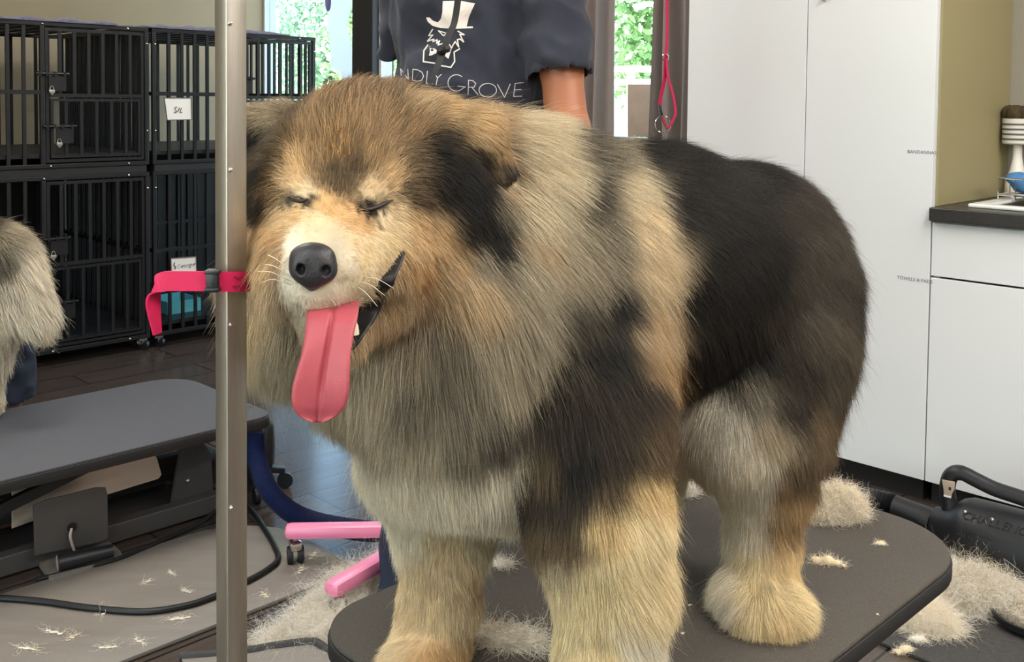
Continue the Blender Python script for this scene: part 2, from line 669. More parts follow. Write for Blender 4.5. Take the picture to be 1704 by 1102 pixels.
def sdf_mesh(prims, k=0.03, vox=0.007, cuts=()):
    M_ = max(0.05, np.max(k) * 1.5)
    lo = np.min([prim_box(p, M_)[0] for p in prims], 0)
    hi = np.max([prim_box(p, M_)[1] for p in prims], 0)
    n = np.ceil((hi - lo) / vox).astype(int) + 1
    D = np.full(n, M_, np.float32)
    ks = list(k) if hasattr(k, '__len__') else [k] * len(prims)
    for k, pr in zip(ks + [.01] * len(cuts), list(prims) + [('cut', c) for c in cuts]):
        q = pr[1] if pr[0] == 'cut' else pr
        l, h = prim_box(q, M_)
        i0 = np.clip(np.floor((l - lo) / vox).astype(int), 0, n - 1)
        i1 = np.clip(np.ceil((h - lo) / vox).astype(int) + 1, 0, n)
        if np.any(i1 <= i0):
            continue
        ax = [lo[j] + vox * np.arange(i0[j], i1[j]) for j in range(3)]
        X = np.stack(np.meshgrid(*ax, indexing='ij'), -1)
        d = prim_sdf(q, X)
        s = tuple(slice(i0[j], i1[j]) for j in range(3))
        A = D[s]
        if pr[0] == 'cut':
            D[s] = np.maximum(A, -d)
        else:
            hh = np.maximum(k - np.abs(A - d), 0) / k
            D[s] = np.minimum(A, d) - hh * hh * k * 0.25
    g = openvdb.FloatGrid(float(M_))
    g.copyFromArray(np.ascontiguousarray(D))
    g.transform = openvdb.createLinearTransform(vox)
    pts, quads = g.convertToQuads(isovalue=0.0)
    return np.asarray(pts, float) + lo, np.asarray(quads, int)


def mesh_from(name, V, Q, m, parent=None, origin=None):
    o0 = np.array(wloc(parent)) if parent is not None else (np.array(origin, float) if origin is not None else np.array([V[:, 0].mean(), V[:, 1].mean(), V[:, 2].min()]))
    Vl = V - o0
    # outward winding
    a, b, c = Vl[Q[:, 0]], Vl[Q[:, 1]], Vl[Q[:, 2]]
    d = Vl[Q[:, 3]]
    vol = (a * np.cross(b, c)).sum() + (a * np.cross(c, d)).sum()
    if vol < 0:
        Q = Q[:, ::-1]
    me = bpy.data.meshes.new(name)
    me.from_pydata(Vl.tolist(), [], Q.tolist())
    me.polygons.foreach_set('use_smooth', [True] * len(me.polygons))
    me.update()
    me.materials.append(m)
    o = bpy.data.objects.new(name, me)
    COL.objects.link(o)
    if parent is not None:
        o.parent = parent
    else:
        o.location = o0
    return o, Q


# ------------------------------------------------------------------ fur
def fur_mat(name, rough=0.5, fac=0.35):
    m = bpy.data.materials.new(name)
    m.use_nodes = True
    nt = m.node_tree
    b = nt.nodes['Principled BSDF']
    at = nt.nodes.new('ShaderNodeAttribute')
    at.attribute_name = 'fur_color'
    nt.links.new(at.outputs['Color'], b.inputs['Base Color'])
    b.inputs['Roughness'].default_value = rough
    b.inputs['Specular IOR Level'].default_value = fac
    return m


M['fur'] = fur_mat('fur_strands', 0.55, 0.25)
M['coat'] = fur_mat('undercoat', 0.9, 0.05)


def hair_object(name, pts, rad, cols, m, parent, origin=None):
    """pts (N,K,3) world, rad (N,K), cols (N,3) linear"""
    N, K, _ = pts.shape
    o0 = np.array(wloc(parent)) if parent is not None else np.asarray(origin, float)
    hc = bpy.data.hair_curves.new(name)
    hc.add_curves([K] * N)
    hc.position_data.foreach_set('vector', (pts - o0).astype(np.float32).ravel())
    ra = hc.attributes.get('radius') or hc.attributes.new('radius', 'FLOAT', 'POINT')
    ra.data.foreach_set('value', rad.astype(np.float32).ravel())
    if cols.ndim == 2:
        cols = np.repeat(cols[:, None, :], K, 1)
    ca = hc.attributes.new('fur_color', 'FLOAT_COLOR', 'POINT')
    ca.data.foreach_set('color', np.concatenate([cols, np.ones((N, K, 1))], 2).astype(np.float32).ravel())
    hc.materials.append(m)
    o = bpy.data.objects.new(name, hc)
    COL.objects.link(o)
    if parent is not None:
        o.parent = parent
    else:
        o.location = o0
    return o


def unit(v):
    return v / np.maximum(np.linalg.norm(v, axis=-1, keepdims=True), 1e-9)


def sample_surface(V, Q, N, weight=None):
    T = np.concatenate([Q[:, [0, 1, 2]], Q[:, [0, 2, 3]]])
    A, B, C = V[T[:, 0]], V[T[:, 1]], V[T[:, 2]]
    fn = np.cross(B - A, C - A)
    area = np.linalg.norm(fn, axis=1) * 0.5
    vn = np.zeros_like(V)
    for j in range(3):
        np.add.at(vn, T[:, j], fn)
    vn = unit(vn)
    w = area.copy()
    if weight is not None:
        w *= weight((A + B + C) / 3, unit(fn))
    idx = RNG.choice(len(T), N, p=w / w.sum())
    r1, r2 = np.sqrt(RNG.random(N)), RNG.random(N)
    b0, b1, b2 = 1 - r1, r1 * (1 - r2), r1 * r2
    p = A[idx] * b0[:, None] + B[idx] * b1[:, None] + C[idx] * b2[:, None]
    n = unit(vn[T[idx, 0]] * b0[:, None] + vn[T[idx, 1]] * b1[:, None] + vn[T[idx, 2]] * b2[:, None])
    return p, n, vn


CLUMP_ID = {}


def grow(p, n, t, length, lift, K=6, clump=0.010, clumping=0.5, jitter=0.25, droop=0.0, r0=0.00022, curl=0.0):
    """strands from roots p, normals n, lie direction t; per-strand length and lift (radians)"""
    N = len(p)
    cell = np.floor(p / clump).astype(np.int64)
    key = (cell[:, 0] * 73856093) ^ (cell[:, 1] * 19349663) ^ (cell[:, 2] * 83492791)
    uq, inv = np.unique(key, return_inverse=True)
    cnt = np.bincount(inv)
    cen = np.stack([np.bincount(inv, p[:, j]) / cnt for j in range(3)], 1)
    cj = RNG.normal(0, 1, (len(uq), 3))
    t = unit(t - (t * n).sum(-1, keepdims=True) * n)
    t = unit(t + (cj[inv] * 0.22 + RNG.normal(0, 1, (N, 3))) * jitter)
    t = unit(t - (t * n).sum(-1, keepdims=True) * n)
    cl = lift + RNG.normal(0, 0.12, N)
    L = length * (0.75 + 0.5 * RNG.random(N)) * (0.9 + 0.2 * RNG.random(len(uq)))[inv]
    s = np.linspace(0, 1, K)
    pts = np.zeros((N, K, 3))
    cur = p - n * 0.0015
    pts[:, 0] = cur
    for k in range(1, K):
        f = s[k]
        ang = cl * (1.35 - 0.95 * f)
        d = t * np.cos(ang)[:, None] + n * np.sin(ang)[:, None]
        d = d + np.array([0, 0, -1.0]) * droop * f
        if curl:
            d = d + RNG.normal(0, curl, (N, 3))
        d = unit(d)
        cur = cur + d * (L / (K - 1))[:, None]
        pts[:, k] = cur
    CLUMP_ID['inv'], CLUMP_ID['n'] = inv, len(uq)
    pull = (cen[inv] - p)
    pull = pull - (pull * n).sum(-1, keepdims=True) * n
    pts += pull[:, None, :] * (s[None, :, None] ** 1.5) * clumping
    rad = r0 * (1.0 - 0.8 * s ** 1.5)[None, :] * (0.8 + 0.4 * RNG.random(N))[:, None]
    return pts, rad


# ================================================================== the room
A0, A1, B0, B1 = -3.0, 3.58, -2.6, 5.94
struct('floor', MB().boxab(A0 - .1, A1 + .1, B0 - .1, B1 + .1, -0.1, 0.0), M['floor'])
struct('ceiling', MB().boxab(A0 - 2.3, A1 + .3, B0 - 1.0, B1 + 1.0, CEIL, CEIL + 0.12), M['ceiling'])  # stretched past wall_left as an unseen added canopy, keeping the sun out
struct('wall_back', MB().boxab(A0 - .1, A1 + .1, B1, B1 + .12, 0, CEIL), M['wall'])
struct('wall_front', MB().boxab(A0 - .1, A1 + .1, B0 - .12, B0, 0, CEIL), M['wall_dark'])
w = MB()                                                 # behind the viewer: an unseen wide window added for front fill light
w.boxab(A0 - .12, A0, B0, -1.6, 0, CEIL)
w.boxab(A0 - .12, A0, 2.2, B1, 0, CEIL)
w.boxab(A0 - .12, A0, -1.6, 2.2, 0, .35)
w.boxab(A0 - .12, A0, -1.6, 2.2, 2.4, CEIL)
struct('wall_left', w, M['wall'])
r4 = bpy.data.objects.new('fill_window', None)
COL.objects.link(r4)
r4.location = P(A0 - .06, .3, .35)
r4['kind'] = 'structure'
f = MB()
for b_ in (-1.58, -.34, .92, 2.18):
    f.boxab(A0 - .09, A0 - .03, b_ - .02, b_ + .02, .35, 2.4)
for z_ in (.37, 2.38):
    f.boxab(A0 - .09, A0 - .03, -1.56, 2.16, z_ - .02, z_ + .02)
f.build('frame', M['frame_dark'], r4, smooth=False)
MB().boxab(A0 - .063, A0 - .057, -1.56, 2.16, .39, 2.36).build('pane', M['glass'], r4, smooth=False)

# wall with the glazing: solid pieces around three openings
w = MB()
WT = 0.12
HEAD = 2.45
w.boxab(A1, A1 + WT, B0, 2.45, 0, CEIL)                 # behind the cupboards
w.boxab(A1, A1 + WT, 2.45, 3.05, 0, 1.00)               # under the curtained window
w.boxab(A1, A1 + WT, 2.45, 3.05, HEAD, CEIL)
w.boxab(A1, A1 + WT, 3.05, 3.62, 0, CEIL)
w.boxab(A1, A1 + WT, 3.62, 5.94, HEAD, CEIL)
w.boxab(A1, A1 + WT, 3.62, 5.94, 0, 0.06)
struct('wall_right', w, M['wall_grey'])


def window(name, b0, b1, z0, z1, m, bars=(), jw=0.035):
    r = bpy.data.objects.new(name, None)
    COL.objects.link(r)
    r.location = P(A1 + .06, (b0 + b1) / 2, z0)
    r['kind'] = 'structure'
    f = MB()
    f.boxab(A1 + .02, A1 + .1, b0, b0 + jw, z0, z1)
    f.boxab(A1 + .02, A1 + .1, b1 - jw, b1, z0, z1)
    f.boxab(A1 + .02, A1 + .1, b0 + jw, b1 - jw, z0, z0 + jw)
    f.boxab(A1 + .02, A1 + .1, b0 + jw, b1 - jw, z1 - jw, z1)
    for z in bars:
        f.boxab(A1 + .03, A1 + .09, b0 + jw, b1 - jw, z - .012, z + .012)
    f.build('frame', m, r, smooth=False)
    g = MB().boxab(A1 + .055, A1 + .061, b0 + jw, b1 - jw, z0 + jw, z1 - jw)
    g.build('pane', M['glass'], r, smooth=False)
    return r


window('window_1', 4.885, 5.94, 0.06, HEAD, M['frame_white'], jw=0.02)
window('window_2', 3.62, 4.69, 0.06, HEAD, M['frame_white'], jw=0.02)
window('window_3', 2.45, 3.05, 1.0, HEAD, M['frame_white'])
struct('trim_1', MB().boxab(A1 - .03, A1 + .13, 4.69, 4.885, 0, HEAD, 0.006), M['frame_dark'])
struct('trim_2', MB().boxab(A1 - .16, A1 + .02, 2.38, 3.3, 0.955, 0.985, 0.004), M['grey_metal'])      # sill board
struct('baseboard_back', MB().boxab(A0, A1, B1 - .018, B1, 0, .1), M['frame_dark'])
struct('baseboard_right', MB().boxab(A1 - .018, A1, 2.45, 3.6, 0, .1), M['frame_dark'])

# white vinyl figure stuck on the glass of the tall window (a sweeping shape with a lilac oval)
pa = A1 + 0.052
outl = [(546, -40), (545, 30), (549, 75), (552, 112), (566, 118), (574, 150), (590, 160), (590, 100), (584, 70), (577, 42), (583, 20), (588, 0), (588, -40)]
poly = [at_a(x, y, pa) for x, y in outl]
dec = MB().prism(poly, P(-0.0015, 0)).build('window_decal', M['decal'], origin=at_a(570, 100, pa), smooth=False)
tag(dec, 'large white vinyl shape stuck on the glass beside the dark window post', 'decal')
ov = MB().prism([at_a(546 + 5 * math.cos(t), 4 + 15 * math.sin(t), pa - .002) for t in np.linspace(0, 2 * PI, 24)[:-1]], P(-0.001, 0))
o_ = ov.build('oval', M['decal_grey'], dec, smooth=False)
o_['label'] = 'lilac oval'

# ceiling lamps, some added as fill (the area lights sit just under the diffusers)
for a_, b_, e_ in LAMPS:
    t = thing('ceiling_light', 'unseen white framed ceiling light panel above the salon', 'ceiling light', P(a_, b_, CEIL), 'ceiling light panels')
    f = MB()
    for s in (-1, 1):
        f.boxab(a_ - .62, a_ + .62, b_ + s * .3 - .02, b_ + s * .3 + .02, CEIL - .05, CEIL - .001)
        f.boxab(a_ + s * .6 - .02, a_ + s * .6 + .02, b_ - .28, b_ + .28, CEIL - .05, CEIL - .001)
    f.build('frame', M['white_board'], t, smooth=False)
    MB().boxab(a_ - .58, a_ + .58, b_ - .28, b_ + .28, CEIL - .045, CEIL - .035).build('diffuser', M['emit_soft'], t, smooth=False)

# ================================================================== outside
struct('ground', MB().boxab(A1 + .12, A1 + 30, -25, 40, -0.25, -0.12), M['concrete'])
struct('pavement', MB().boxab(A0 - 22, A0 - .13, B0 - 14, B1 + 14, -0.25, -0.12), M['concrete'])
tag(struct('lawn', MB().boxab(A1 + 8.0, A1 + 29, -24, 39, -0.12, -0.06), M['lawn']), kind='structure')


def leaf_tree(a, b, h, r, m, label, n=2600, seed=0, base=0.9):
    rg = np.random.default_rng(seed)
    c0 = P(a, b, -0.1)
    t = thing('leafy_tree', label, 'tree', c0, 'trees outside the windows')
    MB().tube([c0, c0 + [0.05, 0.02, h * .4], c0 + [0.0, 0.1, h * .75]], [0.14, 0.1, 0.05], 8).build('trunk', M['trunk'], t)
    mb = MB()
    verts, faces = [], []
    cl = rg.normal(0, 1, (26, 3))
    cl = unit(cl) * (rg.random((26, 1)) ** .4)
    for i in range(n):
        k = rg.integers(0, 26)
        d = unit(rg.normal(0, 1, 3)) * 0.42 * rg.random() ** .4 + cl[k] * 0.72
        c = c0 + np.array([d[0] * r, d[1] * r, h * .52 + base * .3 + d[2] * h * .48])
        if c[2] < 0.0:
            continue
        u = unit(rg.normal(0, 1, 3))
        v = unit(np.cross(u, rg.normal(0, 1, 3)))
        s = 0.055 + 0.06 * rg.random()
        j = len(verts)
        verts += [c - u * s, c + v * s * .5, c + u * s, c - v * s * .5]
        faces.append((j, j + 1, j + 2, j + 3))
    mb.raw(verts, faces)
    mb.build('foliage', m, t, smooth=False)


TREES = [(13.0, 15.6, 5.6, 2.1, 'leaf', 'pale green leafy tree seen through the tall window near the crates'),
         (14.5, 21.0, 6.2, 2.4, 'leaf_b', 'bluish green leafy tree past the left end of the tall window'),
         (19.5, 18.5, 7.0, 2.6, 'leaf_b', 'bluish green leafy tree behind the dark window post'),
         (14.0, 10.6, 5.6, 2.1, 'leaf', 'green leafy tree seen through the curtained window'),
         (19.5, 13.0, 7.0, 2.5, 'leaf_b', 'bluish green leafy tree standing farther off behind the groomer'),
         (15.5, 5.8, 6.0, 2.1, 'leaf_b', 'bluish green leafy tree past the right edge of the curtained window')]
for i_, (a_, b_, h_, r_, m_, l_) in enumerate(TREES):
    leaf_tree(a_, b_, h_, r_, M[m_], l_, seed=i_ + 3, n=9000)
# street lamp seen in the curtained window: mast with a bent arm
q0 = at_y(1092, 120, 8.0)
q0[2] = -0.12
pm = [q0, [q0[0], q0[1], 1.0], at_y(1092, 60, 8.0), at_y(1092, 20, 8.0), at_y(1088, 8, 8.0), at_y(1078, 7, 8.0), at_y(1066, 11, 8.0)]
sl = thing('street_lamp', 'white street lamp with bent arm outside the curtained window', 'street lamp', q0)
MB().tube(smooth_path(pm, 6), 0.02, 10).build('mast', M['frame_white'], sl)
MB().ball(at_y(1064, 11, 8.0), 0.035, 12, (1.6, 1, .7)).build('lamp_head', M['frame_white'], sl)

# white railing beyond the window: added sunlit bars standing in for its sash bars
RA = A1 + 3.2
rl = thing('muntins', 'white railing added outside in the sun, below the bent street lamp', 'muntins', at_a(1075, 130, RA) * [1, 1, 0] + [0, 0, -.12])
q = MB()
for y_ in (115, 137):
    q.bar(at_a(1000, y_, RA), at_a(1150, y_, RA), .05, .05)
q.build('rails', M['frame_white'], rl, smooth=False)
for x_ in (1005, 1050, 1145):
    p_ = at_a(x_, 112, RA)
    MB().bar(p_ * [1, 1, 0] + [0, 0, -.12], p_, .05, .05).build('post', M['frame_white'], rl, smooth=False)

# ================================================================== curtains
def curtain(b0, b1, z0, z1, a, label, folds=4, amp=0.03, seed=0):
    rg = np.random.default_rng(seed)
    n, mz = 60, 14
    mb = MB()
    th = 0.006
    V = []
    for side in (0, 1):
        for i in range(n + 1):
            u = i / n
            for j in range(mz + 1):
                v = j / mz
                ph = u * folds * 2 * PI + 0.5 * math.sin(v * 2 + seed)
                off = amp * (0.7 + 0.5 * (1 - v)) * math.sin(ph) + 0.008 * math.sin(ph * 2.3 + 1)
                V.append(P(a + off + side * th, b0 + (b1 - b0) * u + 0.006 * math.sin(v * 5 + u * 9), z0 + (z1 - z0) * v))
    st = (n + 1) * (mz + 1)
    F = []
    for i in range(n):
        for j in range(mz):
            k = i * (mz + 1) + j
            F.append((k, k + mz + 1, k + mz + 2, k + 1))
            F.append((st + k, st + k + 1, st + k + mz + 2, st + k + mz + 1))
    for i in range(n):
        for j in (0, mz):
            k = i * (mz + 1) + j
            F.append((k, st + k, st + k + mz + 1, k + mz + 1))
    for j in range(mz):
        for i in (0, n):
            k = i * (mz + 1) + j
            F.append((k, k + 1, st + k + 1, st + k))
    mb.raw(V, F)
    o = mb.build('curtain', M['curtain'], None, origin=P(a, (b0 + b1) / 2, z0), angle=80)
    return tag(o, label, 'curtain', 'taupe window curtains')


curtain(2.875, 3.22, 1.0, 2.5, A1 - .09, 'taupe curtain hanging in folds just right of the groomer', folds=3.6, seed=1)
curtain(2.40, 2.645, 1.0, 2.5, A1 - .09, 'taupe curtain hanging between pink hanging loop and white cupboard', folds=2.6, seed=2)
rod = MB().tube([P(A1 - .09, 2.3, 2.52), P(A1 - .09, 3.4, 2.52)], 0.012)
for b_ in (2.33, 3.37):
    rod.tube([P(A1 - .09, b_, 2.52), P(A1, b_, 2.52)], 0.008)
tag(rod.build('curtain_rod', M['grey_metal']), 'thin grey curtain rod over the curtained window', 'curtain rod')

# stained sheet standing on the sill in front of the window
sp = thing('sheet_metal_box', 'stained beige metal panel standing on the sill behind the pink loop', 'panel', at_a(1067, 222, A1 - .06))
pp = [at_a(x, y, A1 - .06) for x, y in ((1044, 140), (1088, 140), (1088, 228), (1044, 228))]
MB().prism(pp, P(.03, 0), 0.003).build('panel', M['stained'], sp)
for x, y in ((1083, 180), (1083, 205)):
    MB().ball(at_a(x, y, A1 - .062), 0.005, 8).build('screw', M['grey_metal'], sp)

# ================================================================== cupboards on the right
CF = 2.99                                                # front plane of the doors
bL = ab(at_a(1143, 200, CF))[1]
bM = ab(at_a(1340, 200, CF))[1]
bR = 1.235
def cup_z(px, py):
    return at_a(px, py, CF)[2]

CT = cup_z(1600, 345 + 3)                                # worktop height
tc = thing('tall_cupboard', 'tall white two-door storage cupboard behind the big dog', 'cupboard', P(CF + .3, (bL + bR) / 2, 0))
c = MB()
c.boxab(CF + .02, A1 - .002, bL - .018, bL, 0.07, 2.3)
c.boxab(CF + .02, A1 - .002, bR, bR + .018, 0.07, 2.3)
c.boxab(CF + .02, A1 - .002, bR + .018, bL - .018, 2.28, 2.3)
c.boxab(CF + .02, A1 - .002, bR + .018, bL - .018, 0.07, 0.09)
c.boxab(A1 - .02, A1 - .002, bR + .018, bL - .018, 0.09, 2.28)
c.build('carcass', M['white_board'], tc, smooth=False)
MB().boxab(CF + .045, A1 - .01, bR + .02, bL - .02, 0.0, 0.07).build('plinth', M['rubber_edge'], tc, smooth=False)
MB().boxab(CF + .022, A1 - .003, bR - .008, bR - .0005, CT + .001, 2.3).build('side_panel', M['warm_lit_board'], tc, smooth=False)['label'] = 'side panel, olive beige from warm light in its colour'
d1 = MB().boxab(CF, CF + .018, bM + .0015, bL - .001, 0.075, 2.296, .0015).build('door', M['white_board'], tc, smooth=False)
d2 = MB().boxab(CF, CF + .018, bR + .001, bM - .0015, 0.075, 2.296, .0015).build('door', M['white_board'], tc, smooth=False)
ex, ez, en = P(0, -1), np.array([0, 0, 1.0]), P(-1, 0)
for body, px, py, sz in (('BANDANNAS', 1534, 256, 0.0142), ('TOWELS & PADS', 1522, 468, 0.0142)):
    t_ = MB()
    put_text(t_, body, sz, at_a(px, py, CF), ex, ez, en, 0.0008, spacing=1.02)
    o_ = t_.build('lettering', M['ink_soft'], d2, smooth=False)
    o_['label'] = 'small grey lettering ' + body
# worn smudges at the top of the seam
MB().ball(at_a(1372, -2, CF - .001), 0.02, 10, (1, .25, .5), Matrix.Rotation(PI / 4, 3, 'Z')).build('bumper', M['stained'], d2)

# base cupboard, worktop, sink
bEnd = -1.4
bc = thing('base_cupboard', 'white base cupboard with drawer under the black worktop', 'cupboard', P(CF + .3, (bR + bEnd) / 2, 0))
zc0 = CT - .04
c = MB()
c.boxab(CF + .02, A1 - .003, bR - .022, bR - .004, .07, zc0)
c.boxab(CF + .02, A1 - .003, bEnd, bEnd + .018, .07, zc0)
c.boxab(CF + .02, A1 - .003, bEnd + .018, bR - .022, .07, .09)
c.boxab(A1 - .02, A1 - .003, bEnd + .018, bR - .022, .09, zc0)
c.boxab(CF + .02, CF + .06, bEnd + .018, bR - .022, zc0 - .02, zc0)
c.build('carcass', M['white_board'], bc, smooth=False)
MB().boxab(CF + .045, A1 - .01, bEnd, bR - .006, 0.0, 0.07).build('plinth', M['rubber_edge'], bc, smooth=False)
zs = cup_z(1600, 467)
bw = bR - .003
for k in range(3):
    b1_, b0_ = bw - k * .86, bw - (k + 1) * .86 + .004
    MB().boxab(CF, CF + .018, b0_, b1_, zs + .003, zc0 - .006, .0015).build('drawer_front', M['white_board'], bc, smooth=False)
    MB().boxab(CF, CF + .018, b0_, b1_, .075, zs - .003, .0015).build('door', M['white_board'], bc, smooth=False)
s0 = at_z(1612, 345, CT)
sb1 = ab(s0)[1]                                          # left end of the sink
wt = MB()
SA0, SA1, SB0 = CF + .06, A1 - .09, sb1 - .62
wt.boxab(CF - .025, SA0 + .02, bEnd, bR - .002, zc0, CT, .003)
wt.boxab(SA1 - .02, A1 - .003, bEnd, bR - .002, zc0, CT, .003)
wt.boxab(SA0 + .02, SA1 - .02, sb1 - .02, bR - .002, zc0, CT, .003)
wt.boxab(SA0 + .02, SA1 - .02, bEnd, SB0 + .02, zc0, CT, .003)
tag(wt.build('worktop', M['counter'], None, smooth=False), 'speckled black worktop holding the white sink', 'worktop')
sk = thing('sink', 'white rimmed inset sink in the black worktop', 'sink', P((SA0 + SA1) / 2, (sb1 + SB0) / 2, CT))
r_ = MB()
r_.boxab(SA0, SA0 + .04, SB0, sb1, CT + .0005, CT + .012, .004)
r_.boxab(SA1 - .04, SA1, SB0, sb1, CT + .0005, CT + .012, .004)
r_.boxab(SA0 + .04, SA1 - .04, sb1 - .05, sb1, CT + .0005, CT + .012, .004)
r_.boxab(SA0 + .04, SA1 - .04, SB0, SB0 + .04, CT + .0005, CT + .012, .004)
r_.build('rim', M['sink'], sk, smooth=False)
b_ = MB()
b_.boxab(SA0 + .035, SA0 + .04, SB0 + .04, sb1 - .05, CT - .16, CT + .004)
b_.boxab(SA1 - .04, SA1 - .035, SB0 + .04, sb1 - .05, CT - .16, CT + .004)
b_.boxab(SA0 + .04, SA1 - .04, sb1 - .05, sb1 - .045, CT - .16, CT + .004)
b_.boxab(SA0 + .04, SA1 - .04, SB0 + .035, SB0 + .04, CT - .16, CT + .004)
b_.boxab(SA0 + .04, SA1 - .04, SB0 + .04, sb1 - .05, CT - .165, CT - .16)
b_.build('bowl', M['sink_in'], sk, smooth=False)

# wire basket on the back of the worktop, blue cloth in it, vase with brushes behind
k0 = at_z(1672, 336, CT + .003)
ka, kb = ab(k0)
ka = min(ka, A1 - .13)
wb = thing('wire_basket', 'chrome wire sink basket holding a blue cloth', 'basket', P(ka + .02, kb - .09, CT))
g = MB()
bx0, bx1, by0, by1 = ka - .03, ka + .07, kb - .24, kb + .01
zt = CT + .065
CT += .012
zt += .012
for z in (CT + .014, zt):
    for p0, p1 in (((bx0, by0), (bx1, by0)), ((bx1, by0), (bx1, by1)), ((bx1, by1), (bx0, by1)), ((bx0, by1), (bx0, by0))):
        g.tube([P(*p0, z), P(*p1, z)], 0.0028, 8)
for i in range(6):
    b_ = by0 + (by1 - by0) * i / 5
    g.tube([P(bx0, b_, zt), P(bx0, b_, CT + .003), P(bx1, b_, CT + .003), P(bx1, b_, zt)], 0.0018, 6)
g.build('wire_frame', M['chrome'], wb)
CT -= .012
# cloth
V, Q = sdf_mesh([ell(P(ka + .02, kb - .05, CT + .055), (.035, .04, .03)), ell(P(ka + .02, kb - .02, CT + .075), (.03, .025, .022)), ell(P(ka + .02, kb - .11, CT + .04), (.03, .04, .028))], .02, .006)
V += np.array([[mnoise.noise(Vector(v * 34)) * .009 for _ in (0,)] * 3 for v in V])
o_, _ = mesh_from('cloth', V, Q, M['blue_cloth'])
tag(o_, 'crumpled blue cloth lying in the wire basket', 'cloth')
# bottle-shaped white vase with a striped brush head
vz = at_z(1690, 322, CT)
va, vb = ab(vz)
va = min(va, A1 - .075)
vb = ab(at_a(1692, 290, va))[1]
cv = P(va, vb, CT)
hh = at_a(1692, 240, va)[2] - CT
hb = at_a(1692, 183, va)[2] - CT
va_ = thing('brush_holder', 'white bottle-necked stand with striped cup and dark brush heads', 'brush holder', cv)
MB().lathe([(0, 0), (.030, 0), (.036, .012), (.034, .05), (.022, .09), (.0145, hh * .75), (.0135, hh)], cv + [0, 0, .001], seg=24).build('stand', M['white_ceramic'], va_)
zc_ = hh
cup = MB().lathe([(0, zc_), (.042, zc_), (.047, zc_ + .004), (.048, hb - .028), (.044, hb - .028), (.043, zc_ + .01), (0, zc_ + .01)], cv, seg=28).build('cup', M['basket_white'], va_)
st_ = MB()
for k in range(4):
    z = zc_ + .014 + k * .016
    st_.lathe([(.0478, z), (.0495, z + .001), (.0495, z + .005), (.0478, z + .006)], cv, seg=28, close=False)
st_.build('stripe', M['ink_soft'], cup)
br_ = MB()
for k in range(5):
    an = k * 2 * PI / 5
    br_.ball(cv + [.028 * math.cos(an), .028 * math.sin(an), hb - .012], .026, 10, (1, 1, 1.1))
br_.build('brush_heads', M['brush_brown'], va_)

# ================================================================== pink hanging loop in front of the window
ly = 3.3
lp = thing('hanging_loop', 'bright pink grooming loop with black clip hanging before the curtain', 'leash', at_y(1109, 200, ly))
wd = np.array([0.35, 0.94, 0])
top = at_y(1109, 0, ly)
ceil_top = np.array([top[0], top[1], CEIL - .03])
up_ = [ceil_top, at_y(1110, -80, ly), at_y(1110, 0, ly), at_y(1110, 60, ly), at_y(1108, 95, ly)]
MB().ribbon(smooth_path(up_, 6), .019, .0025, (.55, .8, 0)).build('strap', M['pink_strap'], lp)
lf = [at_y(1108, 95, ly), at_y(1106, 130, ly), at_y(1100, 160, ly), at_y(1097, 176, ly)]
rt = [at_y(1109, 95, ly), at_y(1111, 125, ly), at_y(1119, 155, ly), at_y(1124, 185, ly), at_y(1119, 203, ly), at_y(1111, 215, ly)]
MB().ribbon(smooth_path(lf, 5), .015, .0025, (.7, .7, 0)).build('loop', M['pink_strap'], lp)
MB().ribbon(smooth_path(rt, 5), .015, .0025, (.55, .8, 0)).build('loop', M['pink_strap'], lp)
MB().bar(at_y(1097, 174, ly), at_y(1101, 192, ly), .014, .008, bevel=.002).build('clip', M['black_plastic'], lp)
MB().ribbon(smooth_path([at_y(1101, 190, ly), at_y(1106, 205, ly), at_y(1111, 215, ly)], 4), .012, .003, (.7, .7, 0)).build('tail', mat('wine_webbing', (150, 60, 70), .6), lp)
MB().lathe([(.010, -.003), (.0125, 0), (.010, .003)], at_y(1107, 95, ly), (0, 1, 0.2), 16, close=False).build('slider', M['chrome'], lp)
rp = [at_y(1103 + 13 * math.cos(t), 207 + 14 * math.sin(t), ly + .004) for t in np.linspace(0, 2 * PI, 25)]
MB().tube(rp, .0016, 6).build('ring', M['chrome'], lp)
MB().lathe([(0, 0), (.03, 0), (.03, -.008), (.006, -.02), (0, -.02)], ceil_top + [0, 0, .03], seg=16).build('hook_plate', M['chrome'], lp)
# ================================================================== crates
CBF = 4.56                                               # front plane
TS = .019
# heights from where the rails show
zu0, zu1 = at_b(250, 274, CBF)[2], at_b(250, 46, CBF)[2]
zl0, zl1 = at_b(250, 562, CBF)[2], at_b(250, 286, CBF)[2]
aJ = ab(at_b(250, 200, CBF))[0]
aR = ab(at_b(525, 150, CBF))[0]
CW = aR - aJ - .012
CD = 1.02
CHH = zu1 - zu0


